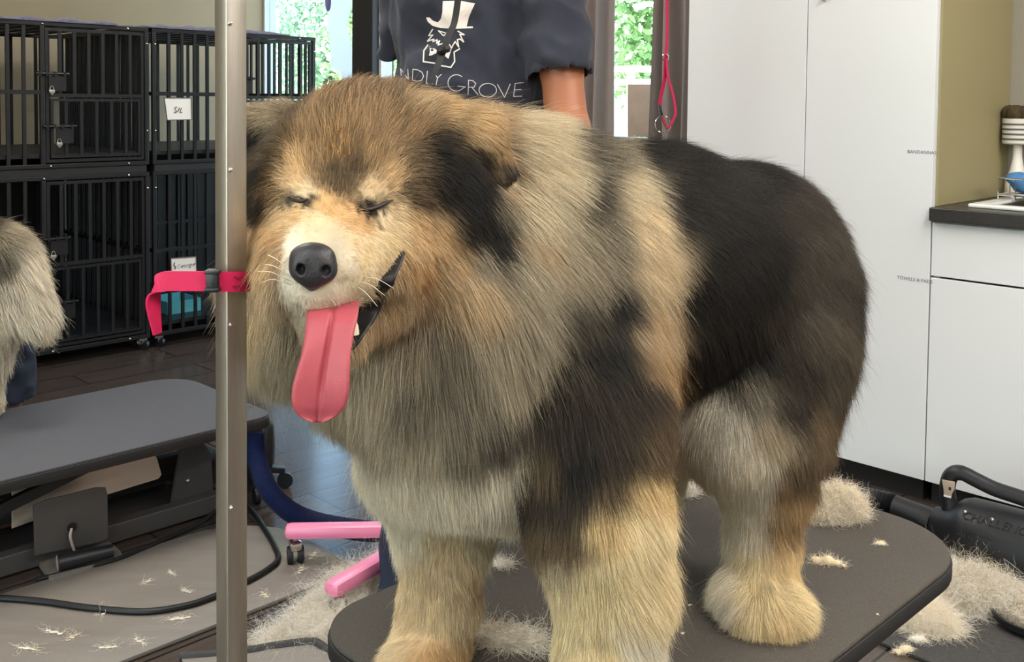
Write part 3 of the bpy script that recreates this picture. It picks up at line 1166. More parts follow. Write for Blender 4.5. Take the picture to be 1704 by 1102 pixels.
def make_crate(a0, z0, h, label, backed=False):
    a1, b0, b1, z1 = a0 + CW, CBF, CBF + CD, z0 + h
    t = thing('dog_crate', label, 'crate', P((a0 + a1) / 2, (b0 + b1) / 2, z0), 'stacked black dog crates')
    m = M['black_metal']
    f = MB()
    for z in (z0 + TS / 2, z1 - TS / 2):
        for b in (b0 + TS / 2, b1 - TS / 2):
            f.boxab(a0, a1, b - TS / 2, b + TS / 2, z - TS / 2, z + TS / 2, .002)
        for a in (a0 + TS / 2, a1 - TS / 2):
            f.boxab(a - TS / 2, a + TS / 2, b0 + TS, b1 - TS, z - TS / 2, z + TS / 2, .002)
    for a in (a0 + TS / 2, a1 - TS / 2):
        for b in (b0 + TS / 2, b1 - TS / 2):
            f.boxab(a - TS / 2, a + TS / 2, b - TS / 2, b + TS / 2, z0 + TS, z1 - TS, .002)
    am = a0 + CW * .47
    f.boxab(am - TS / 2, am + TS / 2, b0, b0 + TS, z0 + TS, z1 - TS, .002)
    f.build('frame', m, t, smooth=False)
    zm = z0 + h * .52
    # bars of the fixed sides
    def bars(mb, horiz_axis, lo, hi, fixed, zlo, zhi, mid=True, sp=.062):
        n = max(2, int(round((hi - lo) / sp)))
        for i in range(1, n):
            x = lo + (hi - lo) * i / n
            if horiz_axis == 'a':
                mb.boxab(x - .0075, x + .0075, fixed - .005, fixed + .005, zlo, zhi)
            else:
                mb.boxab(fixed - .005, fixed + .005, x - .0075, x + .0075, zlo, zhi)
        if mid:
            if horiz_axis == 'a':
                mb.boxab(lo, hi, fixed - .007, fixed + .007, zm - .009, zm + .009)
            else:
                mb.boxab(fixed - .007, fixed + .007, lo, hi, zm - .009, zm + .009)
    q = MB()
    bars(q, 'a', a0 + TS, am - TS / 2, b0 + TS / 2, z0 + TS, z1 - TS)
    q.build('front_bars', m, t, smooth=False)
    q = MB()
    bars(q, 'a', a0 + TS, a1 - TS, b1 - TS / 2, z0 + TS, z1 - TS)
    q.build('back_bars', m, t, smooth=False)
    for a in (a0 + TS / 2, a1 - TS / 2):
        q = MB()
        bars(q, 'b', b0 + TS, b1 - TS, a, z0 + TS, z1 - TS)
        q.build('side_bars', m, t, smooth=False)
    q = MB()
    n = 10
    for i in range(1, n):
        x = a0 + (a1 - a0) * i / n
        q.boxab(x - .006, x + .006, b0 + TS, b1 - TS, z1 - TS * .7, z1 - TS * .3)
    q.build('roof_bars', m, t, smooth=False)
    q = MB()
    q.boxab(a0 + TS, a1 - TS, b0 + TS, b1 - TS, z0 + .045, z0 + .062)
    q.build('floor_tray', M['black_plastic'], t, smooth=False)
    if backed:
        MB().boxab(a0 + TS, a1 - TS, b1 - .004, b1 - .001, z0 + TS, z1 - TS).build('shade_panel', M['black_metal'], t, smooth=False)  # dark sheet added for the shade inside the lower crates
    # door with a small feeding flap in its lower half
    d0, d1, dz0, dz1 = am + TS / 2 + .004, a1 - TS - .003, z0 + TS + .006, z1 - TS - .006
    db = b0 + .004
    q = MB()
    ds = .014
    q.boxab(d0, d1, db, db + ds, dz1 - ds, dz1)
    q.boxab(d0, d1, db, db + ds, dz0, dz0 + ds)
    q.boxab(d0, d0 + ds, db, db + ds, dz0 + ds, dz1 - ds)
    q.boxab(d1 - ds, d1, db, db + ds, dz0 + ds, dz1 - ds)
    zf = dz0 + (dz1 - dz0) * .50
    q.boxab(d0 + ds, d1 - ds, db, db + ds, zf - .008, zf + .008)
    n = 7
    for i in range(1, n):
        x = d0 + (d1 - d0) * i / n
        q.boxab(x - .0075, x + .0075, db + .002, db + .011, zf + .008, dz1 - ds)
    door = q.build('door', m, t, smooth=False)
    q = MB()
    f0, f1, fz0, fz1 = d0 + ds + .006, d1 - ds - .004, dz0 + ds + .006, zf - .014
    q.boxab(f0, f1, db - .003, db + .010, fz1 - .012, fz1)
    q.boxab(f0, f1, db - .003, db + .010, fz0, fz0 + .012)
    q.boxab(f0, f0 + .012, db - .003, db + .010, fz0 + .012, fz1 - .012)
    q.boxab(f1 - .012, f1, db - .003, db + .010, fz0 + .012, fz1 - .012)
    for i in range(1, 6):
        x = f0 + (f1 - f0) * i / 6
        q.boxab(x - .007, x + .007, db, db + .008, fz0 + .012, fz1 - .012)
    q.build('feeding_flap', m, door, smooth=False)
    for zz, x in ((dz0 + (dz1 - dz0) * .66, d0 - .01), (dz0 + (dz1 - dz0) * .27, d0 + .02)):
        q = MB()
        q.tube([P(x - .035, b0 - .012, zz), P(x + .105, b0 - .012, zz)], .0055, 8)
        for k in (-.02, .01, .045, .085):
            q.boxab(x + k - .006, x + k + .006, b0 - .018, b0 + .004, zz - .009, zz + .009)
        q.boxab(x + .02, x + .095, b0 - .006, b0 - .002, zz - .075, zz - .008)
        lt = q.build('latch', m, door, smooth=False)
        pc = P(x + .028, b0 - .014, zz - .082)
        q = MB().prism([pc + P(u, 0, v) for u, v in ((-.012, .012), (.012, .012), (.013, .002), (0, -.014), (-.013, .002))], P(0, -.008), .002)
        q.tube([pc + P(.008 * math.cos(th), -.004, .012 + .016 * math.sin(th)) for th in np.linspace(0, PI, 9)], .002, 6)
        q.build('padlock', M['steel'], lt)
    for (x, z) in ((a0 + .012, z1 - .075), (a1 - .010, z1 - .075), (a0 + .012, z0 + .16), (a1 - .010, z0 + .16), (am, z1 - .010), (am + .03, z0 + .010), (a1 - .1, z1 - .010), (a1 - .1, z0 + .010)):
        MB().ball(P(x, b0 - .001, z), .0052, 8).build('bolt', M['chrome'], t)
    return t


cr1 = make_crate(aJ - CW - .006, zu0, CHH, 'upper-left black barred dog crate of the stack, under the left blanket')
cr2 = copy_tree(cr1)
cr2.location = Vector(P(aJ + CW / 2 + .012, CBF + CD / 2, zu0))
cr2['label'] = 'upper-right black barred dog crate carrying the faintly pencilled card'
LH = zl1 - zl0
cr3 = make_crate(aJ - CW - .006, zl0, LH, 'lower-left black barred dog crate behind the shaggy cream dog', True)
cr4 = copy_tree(cr3)
cr4.location = Vector(P(aJ + CW / 2 + .012, CBF + CD / 2, zl0))
cr4['label'] = 'lower-right black barred dog crate carrying the handwritten Georgie card'
# spacers between the tiers (dark waste trays)
for a0, root, nm in ((aJ - CW - .006, cr1, 'waste_tray'), (aJ + .012, cr2, 'waste_tray')):
    MB().boxab(a0 + .01, a0 + CW - .01, CBF + .006, CBF + CD - .01, zl1 + .001, zu0 - .001).build(nm, M['rubber_edge'], root, smooth=False)
# casters under the lower crates
for a0, root in ((aJ - CW - .006, cr3), (aJ + .012, cr4)):
    for a in (a0 + .03, a0 + CW - .03):
        for b in (CBF + .03, CBF + CD - .04):
            q = MB()
            q.boxab(a - .02, a + .02, b - .02, b + .02, zl0 - .012, zl0)
            q.lathe([(.0, -.008), (.016, -.012), (.02, 0), (.016, .012), (0, .008)], P(a, b, .044), (0.3, 0.95, 0), 16)
            q.box(P(a, b, .062), (.034, .036, .03), .3, .01)
            cst = q.build('caster', M['chrome'], root)
            MB().lathe([(.012, -.009), (.026, -.009), (.026, .009), (.012, .009)], P(a + .012, b, .0265), (0.3, 0.95, 0), 18).build('wheel', M['black_plastic'], cst)


# fleece blankets on top
def blanket(a0, a1, b0, b1, z, label, seed):
    n, m_ = 70, 30
    V, F = [], []
    for side in (0, 1):
        for i in range(n + 1):
            for j in range(m_ + 1):
                u, v = i / n, j / m_
                e = min(u, 1 - u, v * .6, (1 - v) * .6)
                wob = .012 * mnoise.noise(Vector((u * 7, v * 5, seed))) 
                a = a0 + (a1 - a0) * u
                b = b0 + (b1 - b0) * v + wob
                h = (.020 + .016 * mnoise.noise(Vector((u * 9, v * 6, seed + 4))) + .006 * mnoise.noise(Vector((u * 40, v * 40, seed)))) * min(1, .35 + e * 14)
                V.append(P(a, b, z + (max(.004, h) if side else 0.0005)))
    st = (n + 1) * (m_ + 1)
    for i in range(n):
        for j in range(m_):
            k = i * (m_ + 1) + j
            F.append((k, k + 1, k + m_ + 2, k + m_ + 1))
            F.append((st + k, st + k + m_ + 1, st + k + m_ + 2, st + k + 1))
    for i in range(n):
        for j in (0, m_):
            k = i * (m_ + 1) + j
            F.append((k, st + k, st + k + m_ + 1, k + m_ + 1))
    for j in range(m_):
        for i in (0, n):
            k = i * (m_ + 1) + j
            F.append((k, k + 1, st + k + 1, st + k))
    o = MB().raw(V, F).build('fleece_blanket', M['fleece'], None, origin=P((a0 + a1) / 2, (b0 + b1) / 2, z), angle=80)
    tag(o, label, 'blanket', 'fleece blankets on the crates')
    return o


aBl = ab(at_b(195, 40, CBF))[0]
blanket(aJ - CW, aBl, CBF - .008, CBF + CD - .03, zu1, 'purple grey fleece blanket lying on the left crate stack', 2.0)
aB0, aB1 = ab(at_b(240, 40, CBF))[0], ab(at_b(482, 40, CBF))[0]
blanket(aB0 + .01, aB1, CBF - .006, CBF + CD - .04, zu1, 'purple grey fleece blanket lying on the right crate stack', 8.0)

# name cards hung on the bars
def card(corners, b, label, seed):
    q = [at_b(x, y, b) for x, y in corners]
    r = thing('name_card', label, 'card', (q[0] + q[1] + q[2] + q[3]) / 4, None)
    MB().prism(q, P(0, .0015)).build('paper', M['card'], r, smooth=False)
    e = MB()
    for i in range(4):
        e.bar(q[i] + P(0, -.001), q[(i + 1) % 4] + P(0, -.001), .004, .004)
    e.build('beaded_edge', M['ink_soft'], r, smooth=False)
    return r


c1 = card(((273, 163), (318, 163), (319, 199), (278, 200)), CBF - .004, 'white card with faint pencil writing hung on upper crate bars', 1)
exa = P(1, 0)
t_ = MB()
put_text(t_, 'S/L', .042, at_b(296, 188, CBF - .006), exa, (0, 0, 1), P(0, -1), .0004, shear=.3, offset=-.004)
t_.build('writing', M['ink_soft'], c1, smooth=False)
c2 = card(((284, 430), (326, 427), (327, 453), (285, 456)), CBF - .004, 'white card with the handwritten name Georgie on lower crate', 2)
t_ = MB()
put_text(t_, 'Georgie', .030, at_b(309, 445, CBF - .006), exa + np.array([0, 0, .05]), (0, 0, 1), P(0, -1), .0004, shear=.35, offset=-.002)
t_.tube([at_b(x, y, CBF - .0065) for x, y in ((291, 437), (289, 441), (292, 444), (291, 448))], .002, 6)
t_.build('writing', M['ink'], c2, smooth=False)
# turquoise dish in the lower right crate
q = [at_b(x, y, CBF + .16) for x, y in ((276, 541), (325, 533))]
td = MB()
cA, cB = ab(q[0]), ab(q[1])
td.boxab(cA[0], cB[0] + .02, CBF + .14, CBF + .36, zl0 + .0625, zl0 + .066)
for (a_, b_, c_, d_) in ((cA[0], cB[0] + .02, CBF + .14, CBF + .146), (cA[0], cB[0] + .02, CBF + .354, CBF + .36), (cA[0], cA[0] + .006, CBF + .146, CBF + .354), (cB[0] + .014, cB[0] + .02, CBF + .146, CBF + .354)):
    td.boxab(a_, b_, c_, d_, zl0 + .066, zl0 + .125)
tag(td.build('food_tray', M['teal'], None, smooth=False), 'turquoise tray lying in the lower right crate', 'tray')

# ================================================================== floor mats
def round_poly(a0, a1, b0, b1, z, rads, n=8):
    """rounded rectangle in room coordinates; radii at (a0,b0),(a1,b0),(a1,b1),(a0,b1)"""
    out = []
    for (ca, cb, sa, sb, st), r in zip(((a0, b0, 1, 1, PI), (a1, b0, -1, 1, 1.5 * PI), (a1, b1, -1, -1, 0), (a0, b1, 1, -1, .5 * PI)), rads):
        if r <= 0:
            out.append(P(ca, cb, z))
            continue
        for k in range(n + 1):
            t = st + k / n * PI / 2
            out.append(P(ca + sa * r + r * math.cos(t), cb + sb * r + r * math.sin(t), z))
    return out


fm = MB().prism(round_poly(-1.2, 1.52, 2.05, 2.53, .001, (0, .06, .22, 0)), (0, 0, .010), .003)
tag(fm.build('floor_mat', M['mat_grey']), 'grey vinyl mat strewn with hair beside the low table', 'mat')
bm_ = MB().prism(round_poly(2.14, 2.93, -1.3, 1.9, .001, (.03, .03, .03, .03)), (0, 0, .008), .002)
tag(bm_.build('floor_mat', M['mat_black']), 'black floor mat under the black dryer', 'mat')
# curled grey mat at the bottom edge of the view
cm = thing('curled_mat', 'grey mat with dark curling rubber edge beneath the steel post', 'mat', P(1.05, 1.75, 0))
edge = [(300, 1096), (350, 1092), (410, 1086), (450, 1079), (485, 1074), (520, 1071), (538, 1080), (556, 1096)]
zz = [.006, .010, .014, .02, .026, .03, .026, .012]
ep = smooth_path([at_z(x, y, z) for (x, y), z in zip(edge, zz)], 5)
V, F = [], []
n = len(ep)
near = [e + P(-.06, -.30) for i, e in enumerate(ep)]
for k in range(9):
    f = k / 8
    for e, w_ in zip(ep, near):
        z = e[2] * max(0, 1 - f * 3) + .004
        V.append([e[0] * (1 - f) + w_[0] * f, e[1] * (1 - f) + w_[1] * f, z])
for k in range(9):
    f = k / 8
    for e, w_ in zip(ep, near):
        z = max(.0008, e[2] * max(0, 1 - f * 3))
        V.append([e[0] * (1 - f) + w_[0] * f, e[1] * (1 - f) + w_[1] * f, z])
for k in range(8):
    for i in range(n - 1):
        j = k * n + i
        F.append((j, j + 1, j + n + 1, j + n))
        j += 9 * n
        F.append((j, j + n, j + n + 1, j + 1))
MB().raw(V, F).build('sheet', M['mat_grey'], cm, angle=60)
MB().tube([e + [0, 0, .004] for e in ep], .0085, 8).build('edge_strip', M['mat_black'], cm)

# ================================================================== the low table at left
ZT2 = .30
lt = thing('low_grooming_table', 'low electric grooming table with grey rubber top at left', 'grooming table', P(.7, 2.77, 0))
MB().prism(round_poly(.05, 1.545, 2.487, 3.05, ZT2 - .006, (.05, .05, .12, .05)), (0, 0, .006), .002).build('tabletop', M['rubber_top2'], lt)
MB().prism(round_poly(.047, 1.548, 2.484, 3.053, ZT2 - .034, (.05, .05, .12, .05)), (0, 0, .028), .003).build('edge_band', M['rubber_edge'], lt)
f = MB()
for b in (2.62, 2.95):
    f.bar(P(.1, b, ZT2 - .055), P(1.45, b, ZT2 - .055), .035, .04, bevel=.003)
for a in (.12, 1.42):
    f.bar(P(a, 2.6, ZT2 - .055), P(a, 2.97, ZT2 - .055), .035, .036, bevel=.003)
f.build('top_frame', M['black_metal'], lt, smooth=False)
f = MB()
for b in (2.635, 2.95):
    f.bar(P(.1, b, .035), P(1.5, b, .035), .04, .05, bevel=.003)
for a in (.12, 1.48):
    f.bar(P(a, 2.63, .035), P(a, 2.96, .035), .04, .046, bevel=.003)
for a in (.13, 1.45):
    for b in (2.64, 2.94):
        f.lathe([(.018, 0), (.018, .012), (.008, .012)], P(a, b, .001), seg=12)
f.build('base_frame', M['grey_metal'], lt, smooth=False)
f = MB()
f.bar(P(.55, 2.80, .115), P(1.42, 2.80, .115), .03, .055, bevel=.003)
f.build('cross_rail', M['grey_metal'], lt, smooth=False)
f = MB()
pa_ = at_b(160, 768, 2.58)
pb_ = at_b(-40, 868, 2.58)
f.bar(pa_, pb_, .02, .03, bevel=.002)
f.bar(P(1.30, 2.9, .23), P(.5, 2.9, .06), .02, .03, bevel=.002)
f.build('scissor_arm', M['black_metal'], lt, smooth=False)
q = [at_b(x, y, 2.675) for x, y in ((20, 800), (150, 760), (250, 738), (262, 765), (269, 790), (264, 797), (170, 826), (20, 880))]
MB().prism(q, P(0, .004), .0008).build('cover_plate', M['plate'], lt, smooth=False)['label'] = 'bare stainless cover plate'
q = [at_b(x, y, 2.66) for x, y in ((304, 735), (312, 726), (330, 722), (352, 758), (356, 838), (284, 852), (292, 800))]
MB().prism(q, P(0, .012), .001).build('end_bracket', M['grey_metal'], lt, smooth=False)
q = [at_b(x, y, 2.70) for x, y in ((335, 768), (380, 760), (420, 780), (420, 870), (335, 870))]
MB().prism(q, P(0, .15), .004).build('motor_box', M['black_plastic'], lt, smooth=False)
for x, y in ((314, 736), (312, 800)):
    MB().ball(at_b(x, y, 2.658), .007, 8).build('bolt', M['steel'], lt)
MB().ball(at_b(240, 752, 2.768), .004, 8).build('bolt', M['steel'], lt)

# foot switch leaning against the base rail
fs = thing('foot_switch', 'folded black foot switch leaning on the low table rail', 'foot switch', at_z(130, 950, 0.002))
q = [at_b(x, y, 2.575) for x, y in ((56, 842), (80, 832), (160, 812), (176, 812), (179, 822), (180, 895), (170, 902), (58, 925))]
MB().prism(q, P(0, .006), .001).build('back_plate', M['grey_metal'], fs, smooth=False)
q = [at_z(x, y, .020) for x, y in ((60, 928), (180, 900), (200, 916), (204, 924), (90, 962), (82, 960))]
MB().prism(q, (0, 0, -.014), .001).build('tray', M['tray_metal'], fs, smooth=False)
c0, c1_ = at_z(95, 938, .035), at_z(188, 916, .038)
MB().tube([c0, c0 * .98 + c1_ * .02, c1_], [.019, .022, .016], 18).build('roller', M['black_plastic'], fs)
MB().lathe([(0, -.003), (.0185, -.003), (.0195, 0), (0, .001)], c0, (c0 - c1_), 18).build('end_cap', M['stained'], fs)
MB().lathe([(0, -.001), (.012, -.001), (.012, .001), (0, .001)], at_b(120, 878, 2.573), P(0, 1), 18).build('cable_hole', M['cord'], fs)
MB().tube(smooth_path([at_b(119, 880, 2.57), at_b(117, 895, 2.56), at_z(124, 918, .04)], 6), .0035, 8).build('cable', M['stained'], fs)

# cables on the floor
c_ = MB().tube(smooth_path([at_z(x, y, .018) for x, y in ((-60, 992), (60, 1000), (150, 1012), (240, 1018), (310, 1008), (358, 992), (410, 968), (445, 948), (463, 930), (455, 905), (440, 880), (425, 858), (408, 838), (385, 815))], 8), .0075, 10)
tag(c_.build('power_cable', M['cord'], None), 'thick black cable looping over the grey mat', 'cable')
c_ = MB().tube(smooth_path([at_z(x, y, .016) for x, y in ((362, 848), (330, 872), (285, 893), (240, 912), (190, 932), (120, 950), (60, 965))], 8), .0055, 10)
tag(c_.build('thin_cable', M['cord'], None), 'thin black cable lying along the low table base', 'cable')

# ================================================================== dryer with the navy hose, between the tables
dr = thing('stand_dryer', 'black dryer with navy hose tucked under the end of the low table', 'dryer', (-.80, 3.05, 0))
dc = at_y(428, 800, 2.95)
dx, dy = -.800, 3.05
MB().lathe([(0, .07), (.075, .07), (.084, .085), (.085, .14), (.082, .20), (.06, .235), (0, .24)], (dx, dy, 0), seg=32).build('housing', M['black_plastic'], dr)
q = MB()
for k in range(5):
    an = k * 2 * PI / 5 + .2
    q.bar((dx, dy, .07), (dx + .115 * math.cos(an), dy + .115 * math.sin(an), .056), .024, .018, bevel=.003)
q.build('base', M['black_plastic'], dr)
for k in range(5):
    an = k * 2 * PI / 5 + .2
    MB().lathe([(.010, -.008), (.024, -.008), (.024, .008), (.010, .008)], (dx + .115 * math.cos(an), dy + .115 * math.sin(an), .0245), (math.sin(an), -math.cos(an), 0), 16).build('caster', M['black_plastic'], dr)
hz0 = at_y(422, 705, 2.86)
cuff = [(dx, dy, .20), hz0 + [-.03, .08, .0], hz0 + [-.008, .03, .004], hz0, at_y(424, 726, 2.84)]
MB().tube(smooth_path(cuff, 4), .026, 18).build('hose_cuff', M['grey_metal'], dr)
hp_ = smooth_path([at_y(424, 724, 2.84), at_y(427, 760, 2.80), at_y(445, 812, 2.74), at_y(478, 848, 2.70), at_y(520, 868, 2.67), at_y(580, 880, 2.64), at_y(640, 886, 2.62), at_y(720, 884, 2.66), at_y(770, 850, 2.75)], 26)
rr_ = [.0245 + .0030 * math.cos(i * PI) for i in range(len(hp_))]
MB().tube(hp_, rr_, 18).build('corrugated_hose', M['hose_blue'], dr, angle=60)['label'] = 'navy corrugated hose'

# pink rolling stool base
ps = thing('rolling_stool', 'rolling stool with pink legs beside the navy hose', 'stool', (-.19, 2.59, 0))
hub = np.array([-.19, 2.59, .085])
e1 = at_z(474, 884, .09)
e2 = at_z(548, 984, .085)
ends = [e1, e2]
base_an = math.atan2(e1[1] - hub[1], e1[0] - hub[0])
for k in (1, 2, 3):
    an = math.atan2(e2[1] - hub[1], e2[0] - hub[0]) + k * 2 * PI / 5 * 1.0
    ends.append(hub + np.array([.36 * math.cos(an), .36 * math.sin(an), 0]))
ends_r = [hub + (e - hub) * min(1, .40 / np.linalg.norm((e - hub)[:2])) for e in ends]
for e in ends_r:
    lg = MB().bar(hub, e, .046, .036, bevel=.014).build('leg', M['pink_metal'], ps)
    cz = e * .93 + hub * .07
    q = MB()
    q.box((cz[0], cz[1], .052), (.03, .034, .026), .4, .006)
    q.tube([(cz[0], cz[1], .05), (cz[0], cz[1], .085)], .006, 8)
    cs = q.build('caster', M['chrome'], lg)
    q = MB()
    for s in (-1, 1):
        q.lathe([(.008, -.007), (.024, -.007), (.025, 0), (.024, .007), (.008, .007)], (cz[0] + s * .013, cz[1] + s * .004, .0255), (1, .3, 0), 18)
    q.build('wheel', M['black_plastic'], cs)
MB().lathe([(0, .06), (.05, .06), (.05, .11), (.03, .13), (.024, .3), (.018, .3), (.016, .45), (0, .45)], (hub[0], hub[1], 0), seg=24).build('column', M['pink_metal'], ps)
MB().lathe([(0, .445), (.13, .445), (.145, .46), (.145, .49), (.125, .515), (0, .52)], (hub[0], hub[1], 0), seg=36).build('seat', M['black_plastic'], ps)

# ================================================================== cannon dryer on the right
D0, D1 = at_y(1556, 880, 2.58), at_y(1760, 938, 2.38)
D0[2] = D1[2] = .120
KS = .80
cd = thing('floor_dryer', 'black cannon-shaped pet dryer with top handle on the floor', 'dryer', ((D0 + D1) / 2 * [1, 1, 0]))
ax = unit(D1 - D0)
L = (np.linalg.norm(D1 - D0) + .12) / KS
prof = [(0, -.006), (.044, -.006), (.05, .0), (.056, .03), (.072, .055), (.098, .085), (.108, .11), (.110, .2), (.110, L - .02), (.1, L), (0, L)]
body = MB().lathe([(r * KS, h * KS) for r, h in prof], D0, ax, 40).build('housing', M['black_plastic'], cd, angle=50)
up = np.array([0, 0, 1.0])
sd = np.cross(ax, up)                                    # sideways; towards the camera when negative y
if sd[1] > 0:
    sd = -sd
def dpt(s, h, o=0.0):
    return D0 + ax * (s * KS) + up * (h * KS) + sd * (o * KS)
hd = smooth_path([dpt(.045, .055), dpt(.035, .12), dpt(.045, .165), dpt(.075, .182), dpt(.12, .172), dpt(.18, .158), dpt(.27, .150), dpt(.30, .135), dpt(.305, .09)], 6)
MB().tube(hd, [KS * (.032 - .008 * min(1, i / 20)) for i in range(len(hd))], 14, prof=(1, .8)).build('handle', M['black_plastic'], cd)
q = MB().prism([dpt(s, h, .026) for s, h in ((.028, .155), (.068, .158), (.068, .135), (.06, .118), (.058, .102), (.036, .102), (.034, .125))], sd * .004, .001)
q.build('switch_plate', M['stained'], cd)
q = MB().prism([dpt(s, h, .030) for s, h in ((.05, .138), (.058, .138), (.058, .128), (.05, .128))], sd * .001)
q.build('sticker', M['ink'], cd, smooth=False)
q = MB().prism([dpt(s, h, .030) for s, h in ((.036, .104), (.058, .104), (.058, .109), (.036, .109))], sd * .002)
q.build('slot', M['card'], cd, smooth=False)
# embossed lettering wrapped on the barrel
def wrap(mb, body_, size, s0, ang, shear=0.2):
    vs, fs = text_mesh(body_, size, shear=shear)
    out = []
    for v in vs:
        th = ang + v[1] / (.110 * KS)
        out.append(D0 + ax * (s0 + v[0]) + (sd * math.cos(th) + up * math.sin(th)) * .1115 * KS)
    mb.raw(out, fs)
t_ = MB()
M['gloss_black'] = mat('gloss_black', (30, 31, 35), .25, var=0)
wrap(t_, 'CHALLENGAIR', .030, .185, math.radians(40))
t_.build('embossed_lettering', M['gloss_black'], body, smooth=False)
t_ = MB()
wrap(t_, 'AIRMAX', .022, .125, math.radians(12))
t_.build('embossed_lettering', M['gloss_black'], body, smooth=False)
q = MB()
cc = dpt(.25, -.012, .1)
q.tube([dpt(.245, -.005, .1105), dpt(.262, -.012, .1105), dpt(.30, -.034, .107)], .0013, 6)
q.tube([dpt(.245, -.005, .1105), dpt(.252, -.022, .110), dpt(.262, -.03, .108)], .0013, 6)
q.tube([dpt(.27, -.046, .101), dpt(.292, -.05, .099)], .0013, 6)
q.build('emblem', mat('worn_edge', (110, 110, 114), .5, var=0), body)
for s in (.085, .165):
    MB().ball(dpt(s + .03, .086, .066), .005, 8).build('screw', M['steel'], cd)
h0 = dpt(-.012, 0)
cuffp = [h0, dpt(-.04, .004), dpt(-.10, .012), dpt(-.135, .016)]
MB().tube(cuffp, [.031, .031, .028, .028], 24).build('hose_cuff', M['black_plastic'], cd, angle=50)
hp2 = smooth_path([dpt(-.13, .016), dpt(-.17, .02), dpt(-.25, .01), dpt(-.34, -.04), dpt(-.42, -.085), dpt(-.52, -.09)], 14)
MB().tube(hp2, [0.0245 + .0028 * math.cos(i * PI) for i in range(len(hp2))], 20).build('corrugated_hose', M['black_plastic'], cd, angle=60)
q = MB()
for s in (.12, L - .08):
    q.box(np.array([*dpt(s, 0, 0)[:2], .0155 + .0085]), (.04, .125, .030), math.atan2(ax[1], ax[0]), .006)
q.build('foot', M['black_plastic'], cd)
# black rimmed dish full of hair at the right edge
rc = at_z(1722, 1040, .01)
ds_ = thing('round_dish', 'black rimmed round dish full of hair on the black mat', 'dish', rc * [1, 1, 0] + [0, 0, .009])
MB().lathe([(0, .010), (.075, .010), (.09, .02), (.094, .036), (.088, .036), (.082, .022), (.07, .016), (0, .016)], rc * [1, 1, 0], seg=40).build('bowl', M['black_plastic'], ds_)
# ================================================================== the dog's table and the steel post
ZT = .46
gt = thing('grooming_table', 'dark speckled rubber-topped grooming table under the big dog', 'grooming table', P(1.26, .91, 0))
MB().prism(round_poly(.785, 1.765, .628, 1.195, ZT - .008, (.10, .16, .24, .10), 12), (0, 0, .008), .003).build('tabletop', M['rubber_top'], gt)
MB().prism(round_poly(.783, 1.767, .626, 1.197, ZT - .034, (.10, .16, .24, .10), 12), (0, 0, .026), .003).build('edge_band', M['rubber_edge'], gt)
f = MB()
f.boxab(.95, 1.6, .72, 1.10, ZT - .07, ZT - .034, .004)
f.build('top_frame', M['black_metal'], gt, smooth=False)
f = MB()
f.bar(P(1.05, .80, ZT - .08), P(1.45, .80, .07), .035, .03, bevel=.003)
f.bar(P(1.45, .80, ZT - .08), P(1.05, .80, .07), .03, .03, bevel=.003)
f.bar(P(1.05, 1.02, ZT - .08), P(1.45, 1.02, .07), .035, .03, bevel=.003)
f.bar(P(1.45, 1.02, ZT - .08), P(1.05, 1.02, .07), .03, .03, bevel=.003)
f.build('scissor_lift', M['black_metal'], gt, smooth=False)
f = MB()
f.boxab(.98, 1.55, .76, .82, .0, .06, .004)
f.boxab(.98, 1.55, .99, 1.05, .0, .06, .004)
f.boxab(1.22, 1.28, .82, .99, .0, .05, .004)
f.build('base', M['black_metal'], gt, smooth=False)

# steel post with overhead arm: square tube, turned slightly
PX, PY = at_y(385, 700, .985)[:2]
gp = thing('grooming_post', 'square steel grooming post rising in front of the big dog', 'post', (PX, PY, 0))
rotp = math.radians(47)
TW = .0226
MB().box((PX, PY, 1.07), (TW, TW, 2.1), rotp, .0022).build('upright', M['steel'], gp)
MB().box((PX, PY, .006), (.16, .16, .012), rotp, .004).build('foot_plate', M['grey_metal'], gp)
arm_end = at_y(772, -900, 1.36)
az = 2.1
MB().bar((PX, PY, az), (arm_end[0] + .05, arm_end[1] + .05, az), .022, .022, bevel=.002).build('overhead_arm', M['steel'], gp)
for z in (.62, .80, .98, 1.13, 1.27, 1.36):
    MB().ball((PX + .0035, PY - .0135, z), .0022, 8).build('rivet', M['chrome'], gp)
# clamp that ties the post to the table end
MB().bar((PX, PY, ZT - .05), P(.83, .98, ZT - .05), .03, .02, bevel=.003).build('clamp_bar', M['steel'], gp)

# ================================================================== the big dog
def W3(px, py, d):
    return at_y(px, py, d)


DB = []                                    # (part, primitive)
def C(part, a, ra, b, rb):
    DB.append((part, cone(W3(*a), ra, W3(*b), rb)))
def E(part, c, r, rot=None):
    DB.append((part, ell(W3(*c), r, rot)))


Rz45 = np.array(Matrix.Rotation(PI / 4, 3, 'Z'))
# trunk
E('torso', (1225, 448, 1.56), (.165, .135, .150), Rz45)
E('torso', (1090, 448, 1.44), (.180, .150, .168), Rz45)
C('torso', (1240, 440, 1.56), .135, (950, 450, 1.34), .160)
C('torso', (900, 500, 1.31), .160, (800, 640, 1.25), .120)
C('torso', (870, 400, 1.30), .140, (690, 330, 1.17), .105)
C('torso', (765, 510, 1.22), .148, (740, 640, 1.19), .108)
C('torso', (575, 500, 1.20), .100, (615, 580, 1.19), .080)
E('torso', (522, 470, 1.20), .086)
C('torso', (492, 470, 1.19), .055, (478, 560, 1.20), .040)
C('torso', (755, 725, 1.20), .085, (840, 760, 1.27), .075)
C('torso', (960, 600, 1.24), .100, (965, 700, 1.21), .085)
E('torso', (1318, 480, 1.60), .085)
